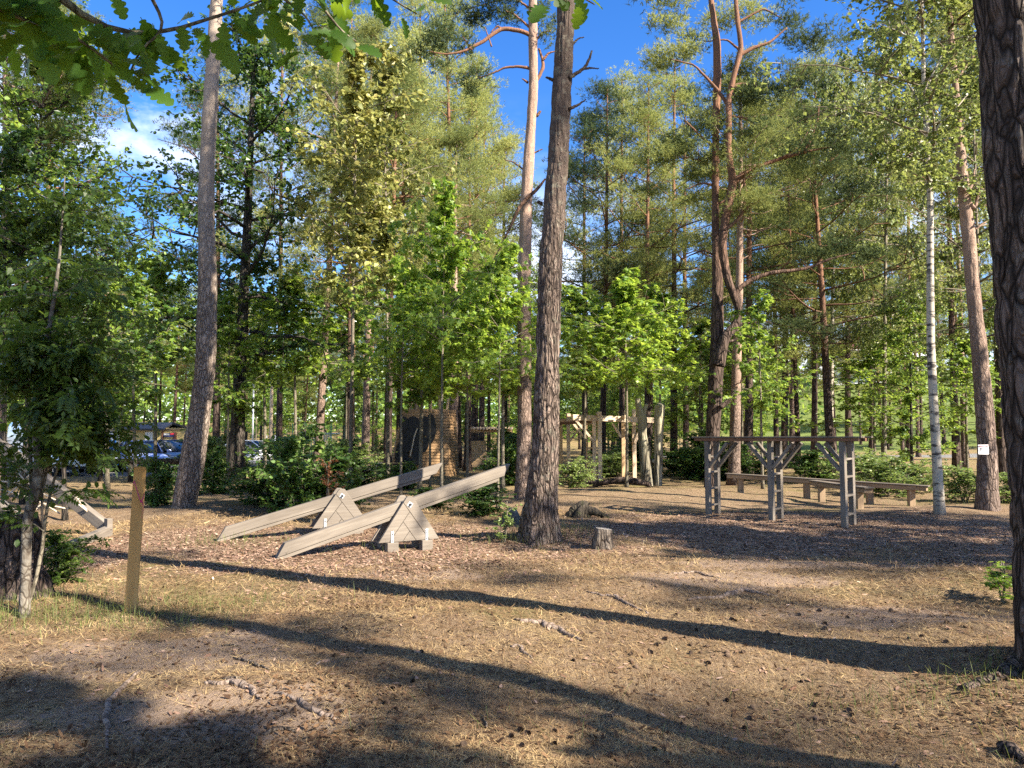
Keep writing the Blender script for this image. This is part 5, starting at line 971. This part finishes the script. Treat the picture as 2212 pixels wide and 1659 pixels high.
# pines whose trunks can be told apart: trunk px, distance, px of the top, half width px
for kd, px, Y, yt, hw, cs, lean, lab in (
    ('pC', 686, 32, -60, 9.5, 1.0, 52, 'leaning red barked pine rising behind the left seesaw bush'),
    ('pA', 838, 31, 130, 9.5, .9, 22, 'dark footed pine with a red upper trunk left of the hut'),
    ('pB', 862, 34, 90, 7, 1.0, 12, 'red twin of the dark footed pine, tight behind it'),
    ('pC', 790, 40, 60, 9, 1.15, 14, 'sunlit bare pine trunk left of the dark footed pine'),
    ('pD', 990, 41, -10, 9, 1.25, -30, 'tall full crowned pine whose grey green crown stands against the blue'),
    ('pB', 1026, 43, 140, 8, 1.15, 4, 'pair stemmed pine whose red top shows between maple and sky'),
    ('pB', 1040, 45, 190, 7, 1.1, 8, 'short pine right of the red topped pair'),
    ('pC', 977, 34, 290, 12, .8, 10, 'thick flared trunk standing against the play hut'),
    ('pD', 1010, 37, 330, 8, .85, 5, 'grey spotted trunk between hut and pergola'),
    ('pA', 105, 25, -40, 10, .95, 6, 'red limbed pine half veiled by leaves at far left'),
    ('pC', 6, 20, -90, 12, .9, 4, 'pale pine trunk on the left frame edge'),
    ('pD', 605, 44, 20, 7, 1.2, 6, 'pine with drooping brownish boughs over the leaning trunk'),
    ('pB', 757, 30, 170, 5, .7, -3, 'thin dark pine stem left of the central maple'),
    ('pE', 1300, 40, 190, 7.5, 1.15, 12, 'straight pine behind the pale climbing frame'),
    ('pB', 1397, 36, 180, 8, 1.0, 4, 'pine behind the forked dead trunk'),
    ('pD', 1454, 38, 130, 8.5, 1.15, 4, 'dark straight pine right of the sawn dead columns'),
    ('pB', 1342, 48, 175, 7, 1.35, 2, 'rounded pale pine closing the right side of the sky gap'),
    ('pE', 1262, 50, 250, 7, 1.2, 0, 'pine crown showing just right of the central trunk'),
    ('pC', 1581, 26, 150, 13, .9, 18, 'stout pine right behind the twin stemmed pine'),
    ('pB', 1613, 31, 200, 10, .85, 10, 'rough grey pine behind the left post of the monkey bars'),
    ('pA', 1690, 40, 210, 8, 1.0, 10, 'first red trunk of the cluster above the monkey bars'),
    ('pB', 1675, 43, 260, 6, 1.0, -10, 'slim pale trunk left in the red cluster'),
    ('pC', 1708, 42, 240, 7, 1.0, 16, 'right hand trunk of the red cluster'),
    ('pE', 1795, 29, 250, 10, .95, -45, 'dark curving pine behind the right post of the monkey bars'),
    ('pD', 1722, 34, 330, 6, .8, -22, 'thin dark leaning pine in the middle of the right wood'),
    ('pB', 2062, 36, 60, 8.5, 1.1, -28, 'sunlit slender pine between birch and notice pine'),
    ('pC', 2078, 39, 90, 6, 1.0, -22, 'second slender sunlit pine just left of the notice pine'),
    ('pA', 2160, 31, -20, 10, 1.0, -20, 'dark trunk right of the notice pine'),
    ('pD', 2190, 36, 40, 8, 1.1, -30, 'red trunk between notice pine and the big near trunk'),
    ('pE', 1480, 52, 200, 7, 1.3, 0, 'deep green pine left of the twin stemmed pine'),
    ('pB', 1880, 48, 180, 7, 1.3, 0, 'yellowish pine over the white houses'),
    ('pD', 1830, 56, 150, 7, 1.4, 0, 'tall pine over the balance beams far behind'),
    ('pB', 1960, 52, 240, 7, 1.2, 0, 'pine behind the birch stem'),
    ('pD', 1755, 50, 120, 7, 1.3, 6, 'light green pine right of the twin stemmed pine'),
    ('pD', 900, 47, 10, 8, 1.4, 8, 'great feathery pine behind the yellowing tree'),
    ('pB', 1090, 54, 300, 8, 1.3, 0, 'low pine at the foot of the sky gap'),
    ('pE', 470, 46, 120, 8, 1.2, 0, 'dark pine behind the leaning grey trunk'),
    ('pD', 760, 52, 40, 8, 1.4, 0, 'pale pine behind the yellowing tree'),
    ('pA', 230, 42, 470, 7, 1.0, 0, 'pine above the kiosk roof')):
    tree(kd, px, Y, yt, hw, cs, lean, label=lab)
# leafy trees
for kd, px, Y, yt, hw, cs, lean, nm, cat, lab, sk, mt in (
    ('alder', 512, 27, 40, 16, 1.02, 36, 'alder_tree', 'tree', 'large shaded tree with black limbs behind the leaning pine', (), None),
    ('dry', 758, 24, 95, 4.5, 1.05, 20, 'yellowing_tree', 'tree', 'tall thin tree with yellowing tan leaves against the sky', (), None),
    ('dry', 840, 26, 130, 4, .9, -4, 'yellowing_tree', 'tree', 'second yellowing tree, nearer the sky gap', (), None),
    ('maplehi', 955, 18.5, 440, 3.5, .62, 0, 'maple_tree', 'tree', 'bright green maple in the centre, left half of the clump', (), None),
    ('maplehi', 1075, 18.0, 560, 3, .56, 6, 'maple_tree', 'tree', 'bright green maple touching the two central pines', (), None),
    ('maplehi', 868, 20.5, 590, 3, .60, 0, 'maple_tree', 'tree', 'yellow green maple at the left of the central clump', (), None),
    ('maplehi', 1010, 21, 640, 3, .66, 0, 'maple_tree', 'tree', 'low maple over the tip of the nearer seesaw', (), None),
    ('underhi', 930, 24, 660, 3, .8, 0, 'maple_tree', 'tree', 'shaded maple in front of the play hut', (), None),
    ('underhi', 340, 30, 560, 4, .95, 0, 'young_maple', 'tree', 'leafy maple over the parked cars', (), None),
    ('maplehi', 640, 29, 600, 4, .95, 0, 'young_maple', 'tree', 'sunny maple between leaning pine and seesaws', (), None),
    ('underhi', 575, 33, 640, 4, 1.0, 0, 'young_maple', 'tree', 'maple under the shaded tree', (), None),
    ('underhi', 750, 34, 620, 4, 1.0, 0, 'young_maple', 'tree', 'maple thicket behind the farther seesaw', (), None),
    ('slim', 495, 26, 640, 3.2, .75, -6, 'young_tree', 'tree', 'pale slender stem right of the leaning pine', (), None),
    ('slim', 299, 22, 600, 4, .7, -8, 'young_tree', 'tree', 'slender stem directly behind the wooden stake', (), None),
    ('slim', 237, 24, 560, 5, .8, 0, 'young_tree', 'tree', 'slender stem left of the wooden stake', (), None),
    ('slim', 908, 23, 600, 4.5, .7, 14, 'young_tree', 'tree', 'smooth leaning stem in front of the play hut', (), None),
    ('slim', 1086, 22, 560, 4.5, .75, -4, 'young_tree', 'tree', 'thin stem between pergola and central pine', (), None),
    ('maplehi', 1352, 24.5, 610, 3.5, .80, 4, 'young_maple', 'tree', 'bright maple above the pale climbing frame', (), None),
    ('underhi', 1262, 27, 640, 3.5, .85, 0, 'young_maple', 'tree', 'green maple right of the central pine', (), None),
    ('maplehi', 1425, 29, 640, 3, .80, 0, 'young_maple', 'tree', 'sunlit maple behind the sawn dead columns', (), None),
    ('slim', 1644, 23, 640, 3.2, .6, -6, 'young_tree', 'tree', 'thin grey stem behind the left brace of the monkey bars', (), None),
    ('darktree', 1965, 27, 640, 3.5, .80, 0, 'young_maple', 'tree', 'dark leafy tree left of the birch', (), {'crown': M['under']}),
    ('maple2', 1885, 31, 740, 3.5, .9, 0, 'young_maple', 'tree', 'half shaded maple in front of the white houses', (), None),
    ('maple2', 2085, 32, 740, 3.5, .85, 0, 'young_maple', 'tree', 'yellow tinged maple behind the birch', (), None),
    ('maple2', 2150, 36, 640, 3.5, .95, 0, 'young_maple', 'tree', 'maple behind the notice pine', (), None),
    ('maple2', 1510, 36, 700, 3.5, .95, 0, 'young_maple', 'tree', 'maple left of the twin stemmed pine', (), None),
    ('maplehi', 1600, 38, 720, 3.5, .85, 0, 'young_maple', 'tree', 'maple right of the twin stemmed pine', (), None),
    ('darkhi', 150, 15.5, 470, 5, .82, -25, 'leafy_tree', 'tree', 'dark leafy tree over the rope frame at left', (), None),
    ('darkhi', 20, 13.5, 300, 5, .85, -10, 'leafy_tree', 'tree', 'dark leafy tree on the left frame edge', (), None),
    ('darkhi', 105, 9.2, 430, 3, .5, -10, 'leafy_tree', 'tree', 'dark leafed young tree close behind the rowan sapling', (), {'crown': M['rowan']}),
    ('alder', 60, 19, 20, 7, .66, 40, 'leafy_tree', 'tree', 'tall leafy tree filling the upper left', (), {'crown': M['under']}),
    ('maple2', 70, 24, 640, 4, .85, 0, 'young_maple', 'tree', 'brighter maple behind the white van', (), None),
    ('maple2', 200, 40, 700, 4, 1.1, 0, 'young_maple', 'tree', 'sunny maple beyond the blue car', (), None),
    ('birch', 1905, 30, 0, 5, 1.35, 10, 'birch_tree', 'birch tree', 'birch with hanging twigs left of the ringed birch', (), {'trunk': M['bark_smooth']}),
    ('birch', 2120, 24, -60, 4.5, 1.2, -30, 'birch_tree', 'birch tree', 'birch with hanging twigs behind the notice pine', (), {'trunk': M['bark_smooth']}),
    ('birch', 1790, 34, 130, 5, 1.2, 20, 'birch_tree', 'birch tree', 'distant birch hanging over the balance beams', (), None)):
    tree(kd, px, Y, yt, hw, cs, lean, name=nm, cat=cat, label=lab, skip=sk, mats=mt)
# bushes
for kd, px, Y, ht, wd, lab, nm in (
    ('bush', 655, 15.6, 1.65, .9, 'big bush with glossy leaves behind the farther seesaw', 'bush'), ('bush', 585, 16.6, .9, .8, 'low left skirt of the bush behind the seesaws', 'bush'), ('bush', 725, 16.2, 1.2, .9, 'right flank of the bush behind the seesaws', 'bush'),
    ('bush', 345, 17.6, 1.05, .62, 'dark bush at the left foot of the leaning pine', 'bush'), ('bush', 466, 22, 1.25, .75, 'dark bush right of the leaning pine', 'bush'), ('bush2', 1232, 23.4, .95, .8, 'pale leafy bush beside the central pine and the log', 'bush'),
    ('bush', 1045, 15.4, .62, .6, 'low bush under the tip of the nearer seesaw', 'bush'), ('bush', 935, 17.5, .45, .6, 'low bush under the beam of the nearer seesaw', 'bush'), ('bush', 785, 26, .8, .9, 'bush below the dark footed pine', 'bush'), ('bush', 875, 24, .8, .7, 'bush in front of the black shapes of the hut', 'bush'),
    ('bush2', 1905, 21.5, 1.15, 1.1, 'bush behind the back balance beam', 'bush'), ('bush2', 1860, 24, 1.2, 1.2, 'broad bush left behind the back balance beam', 'bush'), ('bush2', 1960, 23, .95, 1.0, 'yellow green bush left of the birch foot', 'bush'), ('bush2', 2075, 19.5, .95, .9, 'bush between birch and notice pine', 'bush'), ('bush2', 2190, 19, .8, .8, 'bush right of the notice pine', 'bush'), ('bush', 1500, 30, .9, 1.2, 'low bush left of the twin stemmed pine', 'bush'), ('bush2', 1330, 33, 1.0, 1.3, 'low bush seen through the pale climbing frame', 'bush'), ('bush', 1470, 33, 1.1, 1.2, 'bush right of the sawn dead columns', 'bush'), ('bush', 1760, 28, 1.2, 1.2, 'bush behind the middle of the monkey bars', 'bush'), ('bush', 1100, 26, 1.3, .9, 'bush below the pergola', 'bush'),
    ('bush', 138, 8.9, .55, .36, 'leafy bush at the right foot of the rowan sapling', 'bush'), ('bush', 20, 9.8, .7, .5, 'dark leafy bush on the root mound at left', 'bush'), ('bush', 570, 24, .7, .9, 'bush in front of the white car', 'bush')):
    b = gpos(px, Y); k = K[kd]; r0 = inst(k, b, b+Vector((0, 0, ht)), wd, wd, px % 6.28, nm, lab, 'bush', 'bushes of the undergrowth', mats={'crown': M['rowan']} if px < 200 else None)
b = gpos(728, 15.3); inst(K['sprig'], b+Vector((-.1, -.3, .3)), b+Vector((0, -.3, 1.15)), 1, .75, 1, 'withered_twig', 'rust red withered twig hanging in the bush behind the seesaws', 'twig', mats={'crown': M['rust']})
for px, py, h, s_, lab in ((1090, 1172, .62, .9, 'small pale leaved seedling at the left foot of the central pine'), (2165, 1300, .38, 1.2, 'bright maple seedling left of the massive near trunk')):
    b = ground(px, py); inst(K['sprig'], b, b+Vector((0, 0, h)), 1, s_*.8, px % 6, 'seedling', lab, 'seedling', mats={'crown': M['maple']} if px > 2000 else None)
# farther wood: individual trees nobody could tell apart
rf = np.random.default_rng(99); used = []
for i in range(80):
    Y = rf.uniform(52, 88); px = rf.uniform(-80, 2290)
    if -32 < (px-CX)/F*Y < 0 and Y < 66: Y += 24
    h = rf.uniform(13, 20)*(.75 if 1080 < px < 1290 else 1)
    kd = ('pB', 'pD', 'pE', 'pA', 'pC')[i % 5]; b = gpos(px, Y)
    inst(K[kd], b, b+Vector((rf.normal()*.4, 0, h)), h/20*rf.uniform(.8, 1.2), h/20*rf.uniform(1.0, 1.35), rf.uniform(0, 6.28), 'pine_tree', 'distant pine standing deep in the wood behind the clearing', 'pine tree', 'pines deep in the wood')
for i in range(44):
    Y = rf.uniform(44, 80); px = rf.uniform(-80, 2290)
    if 1690 < px < 2120 or 230 < px < 420: continue
    h = rf.uniform(4, 8.5); b = gpos(px, Y); kd = ('maple2', 'maple', 'darktree', 'maple2')[i % 4]
    inst(K[kd], b, b+Vector((0, 0, h)), h/10, h/10*rf.uniform(1.0, 1.4), rf.uniform(0, 6.28), 'young_maple', 'distant leafy young tree deep in the wood behind the clearing', 'tree', 'leafy trees deep in the wood', mats={'crown': M['under']} if kd == 'darktree' else None)
for i in range(34):
    Y = rf.uniform(27, 46); px = rf.uniform(420, 1640); h = rf.uniform(.8, 2.0)
    if 1180 < px < 1450 and Y < 33 or 800 < px < 1010 and Y < 36 or 520 < px < 600: continue
    b = gpos(px, Y); inst(K[('bush', 'bush2', 'bush')[i % 3]], b, b+Vector((0, 0, h)), 1, h*rf.uniform(.5, .9), rf.uniform(0, 6.28), 'bush', 'low leafy bush among the trunks behind the clearing', 'bush', 'bushes deep in the wood')
# the wood beyond, one mass
rng = np.random.default_rng(4); n = 90000; x = rng.uniform(-150, 150, n); yy = rng.uniform(95, 150, n); hgt = 4+11*vn2(x, yy, .09, 71)+3*vn2(x, yy, .4, 72); z = terr(x, yy)+hgt*rng.random(n)**.8
k = ~((x > 38) & (x < 98) & (z > terr(x, yy)+7)) & ~((x > 42) & (x < 96) & (yy > 95) & (z < terr(x, yy)+7)); x, yy, z = x[k], yy[k], z[k]; n = len(x)
V, f = leaf_cloud('quad', np.stack([x, yy, z], 1), rnd(rng, n), np.array([0, -.3, 1])+rng.normal(size=(n, 3))*.5, rng.uniform(.5, 1.1, n)); tag(link('distant_woods', mesh_np('distant_woods', V, f, M['under'])), kind='stuff')
# tall pines right of the frame, whose shade falls across the clearing
for i, (x, y, h, kd, sc) in enumerate(((6.4, 1.6, 18, 'pS', .8), (12.6, -5.6, 19, 'pS', .9), (19, 4.6, 20, 'pS', 1.0), (8, -5, 18, 'pC', 1.0), (15.5, 6.2, 25, 'pC', .8), (18, 3, 13, 'pS', .6), (17, 4.5, 15, 'dry', 1.1), (8.2, -.1, 6.6, 'darktree', .55), (10.5, -3.4, 12, 'dry', .8), (15, 5.6, 12, 'dry', .9), (19.5, 8.2, 13, 'dry', 1.1), (26, -3, 22, 'pS', 1.0), (30, 1, 22, 'pS', 1.1), (23, -9, 21, 'pS', 1.0), (25, 5, 20, 'pS', 1.0), (20, -2.5, 17, 'pS', .8))):
    b = Vector((x, y, hz(x, y))); pn = kd[0] == 'p'; inst(K[kd], b, b+Vector((random.uniform(-.5, .5), random.uniform(-.5, .5), h) if pn else (0, 0, h)), h/20*1.1 if pn else 1, sc, i*1.7, 'pine_tree' if pn else 'leafy_tree', 'pine standing right of the frame, throwing its shade over the clearing' if pn else 'leafy tree standing right of the frame, dappling the ground', 'pine tree' if pn else 'tree', 'trees right of the frame')
